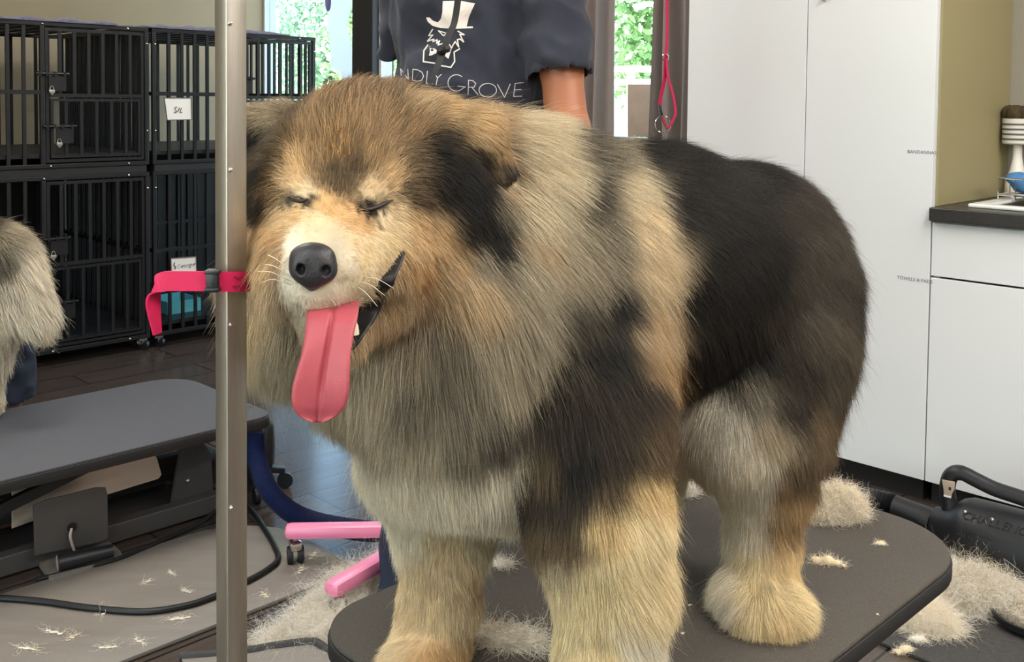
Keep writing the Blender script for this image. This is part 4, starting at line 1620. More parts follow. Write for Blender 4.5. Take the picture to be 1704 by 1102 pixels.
# front leg, far (dog's right)
C('leg_fr', (705, 760, 1.26), .072, (735, 890, 1.31), .050)
C('leg_fr', (735, 890, 1.31), .050, (728, 1010, 1.325), .042)
C('leg_fr', (728, 1010, 1.325), .042, (712, 1085, 1.315), .040)
C('leg_fr', (712, 1090, 1.315), .038, (668, 1108, 1.27), .026)
C('leg_fr', (725, 1098, 1.31), .034, (706, 1118, 1.26), .025)
# front leg, near (dog's left)
C('leg_fl', (965, 680, 1.20), .092, (990, 850, 1.18), .072)
C('leg_fl', (990, 850, 1.18), .070, (1012, 960, 1.185), .058)
C('leg_fl', (1012, 960, 1.185), .058, (1006, 1100, 1.18), .050)
C('leg_fl', (1006, 1100, 1.18), .050, (995, 1185, 1.165), .046)
C('leg_fl', (995, 1195, 1.16), .042, (960, 1225, 1.12), .030)
# hind leg, near
C('leg_hl', (1255, 580, 1.50), .125, (1240, 700, 1.44), .088)
C('leg_hl', (1240, 700, 1.44), .088, (1272, 800, 1.46), .054)
C('leg_hl', (1272, 800, 1.46), .054, (1268, 900, 1.46), .040)
C('leg_hl', (1268, 900, 1.46), .040, (1262, 985, 1.445), .040)
C('leg_hl', (1262, 990, 1.44), .040, (1275, 1015, 1.405), .037)
C('leg_hl', (1240, 1000, 1.43), .030, (1250, 1030, 1.385), .022)
C('leg_hl', (1290, 1000, 1.43), .030, (1312, 1026, 1.385), .022)
C('leg_hl', (1318, 560, 1.58), .085, (1318, 720, 1.53), .048)
# hind leg, far
C('leg_hr', (1130, 560, 1.62), .115, (1090, 690, 1.58), .075)
C('leg_hr', (1090, 690, 1.58), .075, (1080, 780, 1.60), .045)
C('leg_hr', (1080, 780, 1.60), .045, (1062, 900, 1.58), .038)
C('leg_hr', (1062, 905, 1.58), .038, (1050, 932, 1.54), .032)
# tail, hanging down behind
C('torso', (1300, 400, 1.70), .055, (1310, 560, 1.76), .050)
# head
E('head', (612, 292, 1.13), .094)
E('head', (560, 300, 1.085), .070)
C('head', (705, 330, 1.15), .072, (690, 420, 1.12), .055)
C('head', (488, 330, 1.13), .060, (492, 420, 1.11), .052)
E('head', (505, 300, 1.055), .040)
E('head', (628, 312, 1.055), .042)
E('head', (540, 360, 1.04), .045)
C('head', (545, 372, 1.035), .050, (521, 425, .965), .035)
C('head', (497, 452, .978), .028, (484, 440, 1.02), .034)          # left lip
C('head', (556, 454, .978), .033, (620, 425, 1.035), .042)          # right lip
C('head', (520, 432, .955), .030, (520, 455, .957), .026)
C('head', (655, 400, 1.09), .045, (620, 480, 1.075), .030)
C('head', (625, 490, 1.07), .026, (560, 570, 1.01), .016)          # lower jaw
C('head', (505, 480, 1.07), .026, (548, 570, 1.01), .016)
# ears
EAR0 = len(DB)
C('ear', (728, 205, 1.135), .026, (795, 228, 1.125), .027)
C('ear', (795, 228, 1.125), .027, (850, 288, 1.125), .009)
C('ear', (735, 222, 1.125), .016, (838, 290, 1.118), .010)
C('ear', (470, 215, 1.155), .028, (432, 212, 1.16), .022)
C('ear', (432, 212, 1.16), .022, (412, 255, 1.16), .010)

V, Q = sdf_mesh([p for _, p in DB], k=[.034] * EAR0 + [.009] * (len(DB) - EAR0), vox=.006)
# paws stand on the table
V[:, 2] = np.maximum(V[:, 2], ZT + .001)
PARTS = ['torso', 'leg_fr', 'leg_fl', 'leg_hl', 'leg_hr', 'head', 'ear']


def part_of(X):
    best = np.full(len(X), 9.0)
    pid = np.zeros(len(X), int)
    for name, pr in DB:
        d = prim_sdf(pr, X)
        m_ = d < best
        best[m_] = d[m_]
        pid[m_] = PARTS.index(name)
    return pid


# coat colours (hair tones; the warm light's tint is put into the leg yellows) ----------------------------------
KC = {k: np.array(lin(v)[:3]) for k, v in dict(
    white=(240, 233, 220), cream=(240, 222, 186), yell=(244, 219, 164), tan=(204, 166, 120), ltan=(235, 205, 160), gold=(220, 173, 116),
    brown=(136, 114, 86), dkbrown=(78, 66, 52), black=(24, 22, 22), char=(60, 56, 51), grey=(156, 144, 124), greige=(198, 182, 154), dgrey=(100, 91, 78)).items()}
# control points: px, py, colour, colour2 (mixed in strand by strand), share of colour2, length (mm), flow dx, dy, lift (deg)
CT_ = {}
CT_['head'] = [
    (560, 165, 'tan', 'dkbrown', .55, 26, .05, -1, 48), (650, 152, 'tan', 'char', .6, 30, .3, -1, 48), (700, 180, 'ltan', 'brown', .4, 32, .6, -.8, 45),
    (480, 195, 'brown', 'dkbrown', .5, 26, -.5, -.9, 42), (520, 215, 'tan', 'brown', .5, 22, -.2, -1, 40), (600, 215, 'tan', 'brown', .55, 22, .1, -1, 40),
    (680, 220, 'tan', 'dkbrown', .5, 24, .5, -.8, 38), (560, 255, 'gold', 'dkbrown', .55, 18, 0, -1, 36), (620, 262, 'tan', 'brown', .5, 18, .3, -1, 36),
    (555, 296, 'brown', 'dkbrown', .6, 14, .05, -1, 32), (562, 318, 'dkbrown', 'brown', .4, 12, .05, -1, 28), (590, 285, 'brown', 'dkbrown', .5, 14, .2, -1, 32), (525, 275, 'brown', 'tan', .5, 14, -.1, -1, 32),
    (497, 283, 'ltan', 'gold', .4, 14, -.4, -1, 30), (480, 300, 'ltan', 'tan', .3, 13, -.8, -.5, 28), (650, 300, 'tan', 'ltan', .5, 14, .5, -.8, 30), (625, 320, 'ltan', 'cream', .4, 11, .4, -.7, 24), (500, 315, 'cream', 'gold', .4, 10, -.5, -.7, 22),
    (690, 258, 'dkbrown', 'brown', .4, 20, .8, -.3, 34), (685, 312, 'dkbrown', 'brown', .5, 16, .9, -.1, 30), (715, 250, 'black', 'char', .3, 24, .8, 0, 34),
    (735, 300, 'black', 'char', .2, 26, .8, .4, 30), (790, 340, 'black', 'char', .15, 30, .7, .7, 28), (760, 370, 'black', 'char', .25, 26, .8, .6, 26), (815, 390, 'black', 'char', .3, 32, .6, .8, 28), (700, 330, 'dkbrown', 'brown', .4, 18, .9, .2, 28),
    (430, 235, 'dkbrown', 'black', .5, 26, -.8, -.4, 36), (432, 290, 'black', 'char', .2, 26, -.9, .1, 34), (428, 335, 'char', 'black', .4, 24, -.8, .5, 32), (455, 265, 'dkbrown', 'brown', .4, 18, -.9, -.1, 32), (455, 310, 'dkbrown', 'tan', .4, 16, -.9, .2, 30),
    (430, 380, 'tan', 'ltan', .5, 26, -.6, .8, 32), (452, 430, 'tan', 'ltan', .5, 26, -.4, 1, 30), (445, 470, 'tan', 'greige', .5, 34, -.3, 1, 32),
    (550, 335, 'gold', 'ltan', .4, 9, 0, -1, 22), (535, 365, 'ltan', 'cream', .5, 7, -.05, -1, 20), (580, 360, 'gold', 'ltan', .4, 10, .6, -.4, 22), (500, 350, 'ltan', 'gold', .4, 9, -.6, -.4, 22),
    (525, 395, 'cream', 'greige', .5, 5, 0, -1, 18), (560, 395, 'greige', 'cream', .4, 6, .5, -.6, 18), (490, 400, 'cream', 'white', .5, 6, -.5, -.6, 18),
    (484, 440, 'white', 'cream', .5, 6, -.5, .3, 18), (475, 475, 'white', 'cream', .4, 7, -.3, .7, 18), (575, 440, 'cream', 'white', .5, 7, .8, .2, 18), (560, 485, 'cream', 'white', .5, 7, .5, .7, 18), (610, 430, 'cream', 'yell', .5, 9, .9, .2, 20),
    (640, 400, 'cream', 'yell', .5, 13, .9, .3, 22), (660, 370, 'cream', 'ltan', .5, 14, .9, .2, 24), (690, 365, 'ltan', 'tan', .4, 18, .9, .4, 26), (700, 410, 'tan', 'ltan', .5, 24, .8, .6, 28), (670, 460, 'tan', 'greige', .4, 24, .6, .8, 28), (650, 345, 'ltan', 'cream', .5, 11, .8, 0, 22),
    (730, 450, 'greige', 'tan', .5, 34, .7, .7, 30), (620, 540, 'greige', 'tan', .5, 22, .2, 1, 28), (560, 585, 'greige', 'tan', .4, 18, 0, 1, 26)]
CT_['ear'] = [
    (730, 195, 'tan', 'ltan', .4, 22, .8, .1, 32), (790, 215, 'ltan', 'tan', .5, 22, .8, .4, 30), (830, 245, 'tan', 'brown', .4, 16, .6, .8, 26), (745, 232, 'black', 'char', .3, 16, .7, .4, 24), (790, 262, 'dkbrown', 'black', .4, 14, .8, .4, 22),
    (848, 285, 'char', 'dkbrown', .4, 9, .3, 1, 18), (822, 285, 'dkbrown', 'brown', .4, 12, .6, .7, 20), (770, 225, 'brown', 'tan', .5, 18, .8, .3, 26),
    (440, 188, 'greige', 'brown', .5, 20, -.6, .1, 30), (425, 225, 'char', 'black', .4, 16, -.4, .7, 26), (408, 260, 'black', 'char', .2, 10, -.2, 1, 20)]
CT_['torso'] = [
    (780, 190, 'ltan', 'brown', .4, 46, .8, -.3, 42), (860, 225, 'cream', 'greige', .4, 54, .9, .2, 42), (900, 290, 'cream', 'greige', .45, 60, .9, .5, 36), (860, 340, 'greige', 'cream', .5, 58, .8, .7, 32), (840, 300, 'greige', 'tan', .4, 52, .8, .6, 32), (940, 300, 'dgrey', 'char', .5, 56, .9, .4, 34),
    (905, 380, 'greige', 'grey', .4, 62, .7, .8, 30), (960, 420, 'dgrey', 'greige', .5, 60, .7, .8, 30), (850, 420, 'greige', 'grey', .4, 60, .6, .9, 30), (780, 460, 'greige', 'tan', .5, 52, .5, .9, 30),
    (980, 270, 'char', 'greige', .3, 48, 1, .3, 34), (1010, 300, 'cream', 'greige', .3, 46, 1, .5, 30), (1040, 360, 'cream', 'ltan', .3, 46, .8, .7, 28), (1055, 430, 'greige', 'ltan', .4, 46, .8, .8, 28), (1065, 510, 'greige', 'tan', .45, 46, .6, .9, 28), (1072, 600, 'tan', 'brown', .5, 46, .5, 1, 28), (1070, 680, 'brown', 'tan', .5, 46, .4, 1, 28),
    (985, 380, 'char', 'greige', .4, 52, .8, .7, 32), (1000, 470, 'black', 'char', .2, 54, .6, .9, 30), (985, 560, 'black', 'char', .15, 54, .5, 1, 30), (1010, 620, 'black', 'char', .2, 50, .5, 1, 28), (1020, 700, 'black', 'dkbrown', .4, 46, .4, 1, 28), (960, 640, 'char', 'dkbrown', .4, 50, .4, 1, 28),
    (930, 500, 'dgrey', 'char', .5, 62, .6, .9, 34), (920, 570, 'dgrey', 'char', .5, 60, .5, 1, 34), (880, 530, 'grey', 'greige', .5, 60, .5, 1, 30), (820, 540, 'grey', 'greige', .4, 56, .3, 1, 30), (750, 560, 'grey', 'dgrey', .4, 54, .2, 1, 28), (680, 560, 'greige', 'grey', .5, 52, .1, 1, 28),
    (620, 620, 'grey', 'greige', .5, 52, 0, 1, 28), (700, 640, 'grey', 'dgrey', .5, 54, .1, 1, 28), (780, 640, 'grey', 'dgrey', .5, 54, .2, 1, 28), (850, 620, 'grey', 'greige', .5, 56, .3, 1, 28), (900, 640, 'dgrey', 'char', .4, 54, .4, 1, 28), (865, 665, 'char', 'dgrey', .35, 48, .3, 1, 26), (820, 695, 'dgrey', 'char', .4, 48, .2, 1, 26),
    (780, 720, 'grey', 'dgrey', .4, 46, .1, 1, 26), (700, 700, 'grey', 'greige', .5, 48, 0, 1, 26), (630, 700, 'greige', 'grey', .4, 48, -.1, 1, 26), (660, 770, 'white', 'cream', .4, 46, 0, 1, 26), (740, 790, 'white', 'cream', .4, 44, .1, 1, 26), (820, 770, 'white', 'cream', .3, 44, .2, 1, 26), (870, 730, 'white', 'cream', .3, 42, .3, 1, 26), (800, 840, 'white', 'cream', .4, 40, .1, 1, 26), (700, 840, 'white', 'cream', .4, 40, 0, 1, 26),
    (430, 520, 'greige', 'ltan', .5, 46, -.3, 1, 30), (470, 560, 'greige', 'grey', .4, 50, -.2, 1, 30), (440, 620, 'grey', 'greige', .4, 50, -.2, 1, 30), (520, 600, 'greige', 'grey', .4, 50, -.1, 1, 28), (540, 680, 'greige', 'grey', .4, 48, -.1, 1, 28), (580, 740, 'greige', 'white', .5, 46, 0, 1, 28), (430, 430, 'ltan', 'greige', .5, 40, -.4, 1, 30),
    (950, 245, 'char', 'grey', .35, 46, 1, .1, 34), (1050, 250, 'char', 'black', .5, 42, 1, .1, 26), (1150, 262, 'char', 'black', .5, 40, 1, .2, 24), (1250, 290, 'char', 'black', .5, 40, 1, .4, 24), (1320, 335, 'char', 'dkbrown', .4, 42, .9, .6, 26), (1110, 330, 'black', 'char', .4, 40, 1, .4, 22),
    (1200, 380, 'black', 'char', .3, 40, .9, .5, 22), (1150, 470, 'black', 'char', .12, 40, .7, .8, 22), (1240, 470, 'black', 'char', .15, 40, .7, .8, 22), (1180, 580, 'black', 'char', .1, 42, .5, 1, 22), (1130, 680, 'black', 'char', .2, 44, .4, 1, 24), (1110, 745, 'greige', 'char', .4, 40, .4, 1, 26), (1270, 420, 'black', 'char', .3, 40, .8, .7, 24), (1230, 550, 'black', 'char', .12, 40, .6, .9, 22),
    (1350, 400, 'char', 'dgrey', .5, 46, .7, .8, 30), (1390, 450, 'dgrey', 'char', .5, 50, .6, .9, 34), (1320, 430, 'char', 'dgrey', .4, 42, .7, .8, 26), (1400, 560, 'dgrey', 'char', .5, 52, .4, 1, 34), (1340, 520, 'char', 'dgrey', .4, 46, .5, 1, 28), (1295, 520, 'char', 'dkbrown', .4, 42, .6, .9, 26), (1390, 660, 'dgrey', 'dkbrown', .5, 50, .3, 1, 34),
    (1140, 735, 'white', 'greige', .4, 38, .2, 1, 26), (1140, 760, 'white', 'greige', .5, 36, .2, 1, 26)]
CT_['torso'] += [
    (715, 250, 'char', 'brown', .4, 22, .8, .1, 30), (740, 275, 'black', 'char', .15, 24, .8, .5, 28), (745, 310, 'black', 'char', .1, 26, .8, .5, 28), (790, 310, 'black', 'char', .15, 24, .7, .6, 28), (790, 345, 'black', 'char', .1, 30, .7, .7, 28), (765, 375, 'black', 'char', .2, 28, .7, .7, 26), (818, 375, 'black', 'char', .2, 32, .6, .8, 28), (825, 410, 'char', 'black', .4, 34, .6, .8, 28), (812, 290, 'black', 'char', .2, 22, .7, .6, 26), (835, 340, 'char', 'greige', .4, 36, .7, .7, 28),
    (860, 300, 'greige', 'cream', .4, 50, .8, .6, 30), (870, 380, 'greige', 'tan', .4, 56, .7, .8, 30), (720, 410, 'tan', 'ltan', .5, 26, .8, .6, 28), (745, 430, 'tan', 'greige', .5, 32, .7, .7, 28), (720, 380, 'ltan', 'tan', .5, 22, .8, .5, 26), (745, 395, 'brown', 'tan', .4, 26, .8, .6, 26), (790, 425, 'dgrey', 'greige', .5, 40, .6, .8, 28), (690, 470, 'tan', 'greige', .5, 34, .5, .9, 28)]
CT_['head'] += [(488, 332, 'char', 'brown', .3, 6, -.3, 1, 16), (505, 335, 'black', 'char', .3, 5, .2, 1, 14), (610, 346, 'black', 'char', .2, 5, .2, 1, 14), (628, 346, 'char', 'black', .4, 6, .4, 1, 14), (646, 338, 'dkbrown', 'tan', .5, 8, .8, .5, 18),
    (560, 410, 'greige', 'white', .5, 5, .4, -.6, 16), (525, 385, 'greige', 'cream', .5, 5, 0, -1, 16), (590, 395, 'ltan', 'cream', .5, 8, .7, -.2, 18), (585, 470, 'greige', 'cream', .5, 7, .7, .5, 18), (600, 375, 'tan', 'gold', .5, 10, .8, -.1, 20), (545, 350, 'gold', 'tan', .5, 8, 0, -1, 20)]
CT_['head'] += [(462, 385, 'tan', 'gold', .5, 18, -.7, .6, 28), (458, 415, 'tan', 'brown', .4, 20, -.6, .8, 28), (470, 365, 'ltan', 'tan', .4, 14, -.8, .3, 26), (484, 415, 'white', 'cream', .4, 6, -.5, 0, 18), (486, 460, 'white', 'cream', .4, 6, -.3, .5, 18),
    (612, 405, 'ltan', 'cream', .5, 9, .9, .1, 20), (650, 430, 'cream', 'ltan', .5, 12, .8, .5, 20), (620, 450, 'cream', 'ltan', .5, 8, .8, .4, 18), (700, 440, 'gold', 'tan', .5, 28, .7, .7, 28), (670, 500, 'tan', 'greige', .5, 28, .5, .9, 28), (650, 540, 'greige', 'tan', .5, 28, .3, 1, 28), (720, 425, 'ltan', 'tan', .5, 26, .8, .6, 28)]
CT_['ear'] += [(715, 218, 'brown', 'tan', .4, 16, .8, .3, 24), (775, 252, 'black', 'dkbrown', .3, 12, .8, .4, 20), (812, 272, 'black', 'dkbrown', .4, 11, .7, .6, 20), (760, 240, 'black', 'char', .2, 12, .8, .3, 20)]
CT_['leg_hl'] = [
    (1250, 560, 'black', 'char', .2, 40, .6, 1, 24), (1200, 600, 'black', 'char', .2, 40, .5, 1, 24), (1310, 600, 'black', 'dkbrown', .4, 44, .5, 1, 28), (1290, 540, 'char', 'dkbrown', .4, 42, .6, 1, 26), (1350, 540, 'dgrey', 'dkbrown', .5, 46, .5, 1, 30), (1390, 620, 'dgrey', 'dkbrown', .5, 50, .4, 1, 34), (1300, 660, 'dkbrown', 'black', .5, 44, .4, 1, 28), (1350, 680, 'dkbrown', 'brown', .5, 46, .4, 1, 32), (1370, 740, 'brown', 'dkbrown', .4, 44, .4, 1, 34), (1330, 770, 'brown', 'dkbrown', .4, 40, .3, 1, 30),
    (1250, 650, 'char', 'grey', .5, 40, .4, 1, 26), (1220, 690, 'greige', 'white', .5, 38, .2, 1, 26), (1180, 690, 'white', 'greige', .4, 38, .1, 1, 26), (1270, 700, 'brown', 'greige', .5, 38, .3, 1, 26), (1240, 740, 'white', 'cream', .5, 34, .1, 1, 26), (1180, 750, 'white', 'greige', .4, 36, 0, 1, 26), (1210, 800, 'white', 'cream', .4, 30, 0, 1, 26), (1260, 800, 'cream', 'white', .5, 28, .1, 1, 26), (1310, 810, 'brown', 'tan', .5, 32, .3, 1, 28), (1300, 870, 'tan', 'brown', .5, 28, .2, 1, 26), (1250, 870, 'cream', 'white', .4, 24, 0, 1, 26), (1215, 880, 'white', 'cream', .4, 26, -.2, 1, 28),
    (1310, 930, 'ltan', 'yell', .5, 26, .3, 1, 28), (1250, 940, 'cream', 'yell', .4, 24, 0, 1, 26), (1205, 960, 'white', 'cream', .5, 34, -.7, .7, 32), (1270, 980, 'yell', 'cream', .5, 26, .1, 1, 26), (1320, 990, 'cream', 'yell', .5, 34, .7, .7, 24), (1290, 1030, 'yell', 'ltan', .5, 26, .3, .9, 16), (1240, 1030, 'cream', 'yell', .4, 22, -.1, 1, 15), (1215, 1010, 'cream', 'white', .4, 30, -.4, .9, 22)]
CT_['leg_hr'] = [
    (1100, 600, 'black', 'char', .3, 36, .3, 1, 24), (1120, 690, 'white', 'greige', .5, 36, .1, 1, 26), (1100, 760, 'white', 'cream', .4, 32, 0, 1, 26), (1070, 850, 'cream', 'white', .4, 24, 0, 1, 24), (1050, 930, 'cream', 'yell', .4, 22, -.1, 1, 20)]
CT_['leg_fr'] = [
    (680, 770, 'white', 'cream', .4, 38, 0, 1, 26), (740, 800, 'white', 'cream', .4, 36, .1, 1, 26), (680, 870, 'cream', 'white', .4, 26, -.1, 1, 24), (740, 880, 'cream', 'ltan', .4, 26, 0, 1, 24), (800, 880, 'cream', 'greige', .4, 32, .4, 1, 28), (710, 960, 'cream', 'ltan', .4, 20, -.1, 1, 22), (780, 960, 'cream', 'ltan', .4, 28, .4, 1, 28), (730, 1020, 'ltan', 'cream', .5, 20, 0, 1, 22), (680, 1060, 'ltan', 'cream', .5, 20, -.5, .8, 22), (720, 1090, 'ltan', 'gold', .4, 18, -.2, 1, 18), (640, 1095, 'cream', 'ltan', .4, 22, -.7, .7, 18)]
CT_['leg_fl'] = [
    (930, 660, 'dkbrown', 'black', .5, 46, .3, 1, 28), (1000, 640, 'black', 'dkbrown', .4, 48, .4, 1, 28), (900, 740, 'char', 'brown', .4, 42, 0, 1, 26), (960, 740, 'char', 'black', .5, 44, .2, 1, 26), (1020, 720, 'char', 'dkbrown', .5, 44, .3, 1, 28), (1070, 720, 'brown', 'dkbrown', .5, 42, .5, 1, 30), (890, 810, 'dkbrown', 'char', .4, 38, -.1, 1, 26), (950, 810, 'dkbrown', 'char', .5, 40, .1, 1, 26), (1010, 790, 'brown', 'dkbrown', .5, 38, .2, 1, 26), (1060, 790, 'tan', 'yell', .5, 38, .4, 1, 30), (905, 870, 'dkbrown', 'brown', .4, 34, -.1, 1, 26), (955, 880, 'dkbrown', 'brown', .5, 34, 0, 1, 26), (1000, 850, 'tan', 'yell', .5, 34, .1, 1, 26), (1060, 860, 'yell', 'cream', .5, 38, .5, 1, 32), (930, 935, 'brown', 'cream', .6, 28, 0, 1, 24),
    (980, 930, 'yell', 'cream', .5, 28, 0, 1, 24), (1050, 930, 'yell', 'cream', .5, 38, .6, .8, 34), (920, 985, 'cream', 'yell', .4, 24, 0, 1, 22), (980, 1000, 'yell', 'cream', .5, 24, 0, 1, 22), (1070, 990, 'yell', 'cream', .5, 42, .6, .9, 34), (940, 1060, 'cream', 'yell', .4, 22, 0, 1, 22), (1000, 1080, 'cream', 'yell', .5, 22, .1, 1, 22), (1060, 1060, 'cream', 'white', .5, 38, .5, 1, 32), (1000, 1180, 'cream', 'ltan', .4, 20, -.2, 1, 18)]


def proj_many(X):
    d = X - CPOS
    w = d @ FWD
    return CX + F_PX * (d @ RGT) / w, CY - F_PX * (d @ UPV) / w


# the dog's own symmetry planes: hidden-side coat repeats the visible side
_bc = (W3(1225, 448, 1.56) + W3(900, 500, 1.31)) / 2
_bf = unit((W3(900, 480, 1.31) - W3(1240, 440, 1.56)) * [1, 1, 0])
BN = np.array([_bf[1], -_bf[0], 0.0])
_hc = (W3(500, 333, 1.04) + W3(628, 345, 1.04)) / 2
HN = unit((W3(628, 345, 1.05) - W3(495, 333, 1.065)))


def paint(X, N, pid):
    """colours, second colours, share, length, flow (world), lift for roots X with normals N"""
    n = len(X)
    out = dict(c=np.zeros((n, 3)), c2=np.zeros((n, 3)), s=np.zeros(n), L=np.zeros(n), f=np.zeros((n, 3)), l=np.zeros(n))
    view = unit(CPOS - X)
    hidden = (N * view).sum(1) < -0.12
    Y = X.copy()
    flip = np.zeros(n, bool)
    for pn, c0, nn in (('torso', _bc, BN), ('head', _hc, HN)):
        m_ = hidden & (pid == PARTS.index(pn))
        Y[m_] = X[m_] - 2 * ((X[m_] - c0) @ nn)[:, None] * nn
        flip |= m_
    px, py = proj_many(Y)
    for k, pn in enumerate(PARTS):
        ii = np.where(pid == k)[0]
        if not len(ii):
            continue
        T = CT_[pn]
        cx = np.array([t[0] for t in T], float)
        cy = np.array([t[1] for t in T], float)
        A = np.stack([np.concatenate([KC[t[2]], KC[t[3]], [t[4], t[5] / 1000.0, t[6], t[7], math.radians(t[8])]]) for t in T])
        for ch in np.array_split(ii, max(1, len(ii) // 40000)):
            jx = px[ch] + RNG.normal(0, 5, len(ch))
            jy = py[ch] + RNG.normal(0, 5, len(ch))
            d2 = (jx[:, None] - cx) ** 2 + (jy[:, None] - cy) ** 2
            w_ = 1.0 / (d2 + 60.0) ** 3
            w_ /= w_.sum(1, keepdims=True)
            R = w_ @ A
            out['c'][ch], out['c2'][ch], out['s'][ch], out['L'][ch], out['l'][ch] = R[:, 0:3], R[:, 3:6], R[:, 6], R[:, 7], R[:, 10]
            v = RGT * R[:, 8:9] - UPV * R[:, 9:10]
            out['f'][ch] = v
    for pn, nn in (('torso', BN), ('head', HN)):
        m_ = flip & (pid == PARTS.index(pn))
        out['f'][m_] -= 2 * (out['f'][m_] @ nn)[:, None] * nn
    return out


def fur_for(dog, V, Q, count, pf, paintf, r0=.00017, seed=3, name='fur', clump=.008, clumping=.42):
    def wt(c, fn):
        vis = (fn * unit(CPOS - c)).sum(1)
        return np.where(vis > -.25, 1.0, .35)
    p, n, vn = sample_surface(V, Q, count, wt)
    pid = pf(p)
    R = paintf(p, n, pid)
    mix = (RNG.random(count) < R['s'])[:, None]
    soft = RNG.random(count)[:, None] * .35
    col = np.where(mix, R['c2'] * (1 - soft) + R['c'] * soft, R['c'] * (1 - soft * .5) + R['c2'] * soft * .5)
    col = col * (0.64 + .52 * RNG.random(count))[:, None]
    # grizzled strands: some run to the second colour towards the tip
    tipc = np.where((RNG.random(count) < .45)[:, None], R['c2'] * .8, col * 1.08)
    pts, rad = grow(p, n, R['f'], R['L'], R['l'], clump=clump, clumping=clumping, droop=.25, r0=r0, jitter=.12)
    fly = RNG.random(count) < .03
    k_ = pts.shape[1]
    s_ = np.linspace(0, 1, k_)[None, :, None] ** 1.3
    wob = RNG.normal(0, 1, (count, 1, 3)) * s_ * (R['L'] * .16)[:, None, None]
    pts = np.where(fly[:, None, None], pts[:, :1] + (pts - pts[:, :1]) * 1.18 + n[:, None, :] * s_ * (R['L'] * .12)[:, None, None] + wob, pts + wob * .2)
    rad = np.where(fly[:, None], rad * .7, rad)
    low = (dog.get('floor_z') or -9)
    pts[:, :, 2] = np.maximum(pts[:, :, 2], low)
    cv = (1 + RNG.normal(0, .10, CLUMP_ID['n']))[CLUMP_ID['inv']][:, None]
    g_ = np.clip((np.linspace(0, 1, pts.shape[1]) - .35) / .65, 0, 1)[None, :, None] * .75
    cols = (col * cv)[:, None, :] * (1 - g_) + (tipc * cv)[:, None, :] * g_
    return hair_object(name, pts, rad, np.clip(cols, 0, 1), M['fur'], dog)


o_origin = np.array([W3(1000, 900, 1.36)[0], W3(1000, 900, 1.36)[1], ZT])
dog, Q = mesh_from('dog', V, Q, M['coat'], None, o_origin)
tag(dog, 'big fluffy black, grey and cream dog with closed eyes and hanging tongue', 'dog')
dog['floor_z'] = ZT + .0015
_, _, vn_ = sample_surface(V, Q, 10)
Rv = paint(V, vn_, part_of(V))
ca = dog.data.attributes.new('fur_color', 'FLOAT_COLOR', 'POINT')
cc_ = Rv['c'] * (1 - Rv['s'][:, None] * .6) + Rv['c2'] * Rv['s'][:, None] * .6
ca.data.foreach_set('color', np.concatenate([cc_ * .8, np.ones((len(V), 1))], 1).astype(np.float32).ravel())
fur_for(dog, V, Q, FUR_N, part_of, paint)
DOG_BVH = BVHTree.FromPolygons([tuple(v) for v in V], [tuple(int(i) for i in q) for q in Q])


def on_dog(px, py, off=0.0):
    d = Vector(ray(px, py)).normalized()
    h, n, i, t = DOG_BVH.ray_cast(Vector(CPOS), d)
    h = np.array(h)
    return h - np.array(d) * off


# nose
nd = on_dog(520, 440)[1]
nb = [ell(W3(520, 426, nd + .004), (.0200, .014, .0125)), ell(W3(504, 446, nd + .002), (.0125, .012, .0130)), ell(W3(538, 448, nd + .002), (.0130, .012, .0130)), ell(W3(520, 462, nd + .004), (.011, .010, .010)),
      cone(W3(520, 468, nd + .006), .005, W3(519, 482, nd + .010), .003)]
ncut = [ell(W3(500, 449, nd - .010), (.0042, .009, .0055)), ell(W3(542, 452, nd - .010), (.0048, .009, .0055)), cone(W3(520, 455, nd - .013), .0012, W3(520, 478, nd - .008), .0012)]
Vn, Qn = sdf_mesh(nb, k=.008, vox=.0011, cuts=ncut)
ob, _ = mesh_from('nose', Vn, Qn, M['nose'], dog)
# mouth: black lip, widened to paint in the dark mouth interior, tongue, teeth
LIPF = (1, .85)
lipp = [on_dog(672, 418, .003), on_dog(656, 444, .004), on_dog(638, 472, .006), on_dog(620, 504, .008), on_dog(606, 536, .009), on_dog(594, 562, .009), on_dog(584, 582, .008)]
lipp = smooth_path(lipp, 6)
lw = [.0012 + .0215 * math.sin(PI * (.04 + .9 * (i / (len(lipp) - 1)) ** .85)) for i in range(len(lipp))]
lip = MB().ribbon(lipp, lw, .0045, tuple(RGT * .93 + UPV * .36)).build('mouth_edge', M['lip'], dog, angle=80)
lip['label'] = 'black lip with the dark mouth opening'
sm = lip.modifiers.new('smooth', 'SUBSURF')
sm.levels = sm.render_levels = 2
td_ = min(on_dog(540, 500)[1], on_dog(560, 560)[1], on_dog(540, 620)[1]) - .012
prof_t = [(478, 520, 590, 1.05), (490, 516, 596, 1.02), (503, 513, 598, .992), (518, 511, 597, .972), (536, 509, 594, .962), (560, 507, 588, .955), (590, 502, 583, .95), (615, 494, 582, .946), (640, 487, 582, .944), (662, 484, 580, .944), (680, 487, 573, .945), (692, 495, 562, .947), (699, 507, 550, .948), (703, 520, 537, .949)]
Vt, Ft = [], []
nt_ = 28
for side in (0, 1):
    for (y, xl, xr, d) in prof_t:
        d = d - .955 + td_
        for i in range(nt_ + 1):
            u = i / nt_
            x = xl + (xr - xl) * u
            e = (2 * u - 1)
            groove = .0050 * math.exp(-(e / .085) ** 2) * (1 if y < 660 else .4)
            curl_ = -.0055 * e * e * (1 if y > 560 else .2)
            th = .0085 * math.sqrt(max(0, 1 - e ** 4)) * (1 if y < 690 else .6)
            dd = d + curl_ + (groove - th * .5 if side == 0 else th * .5)
            Vt.append(W3(x, y, dd))
st = len(prof_t) * (nt_ + 1)
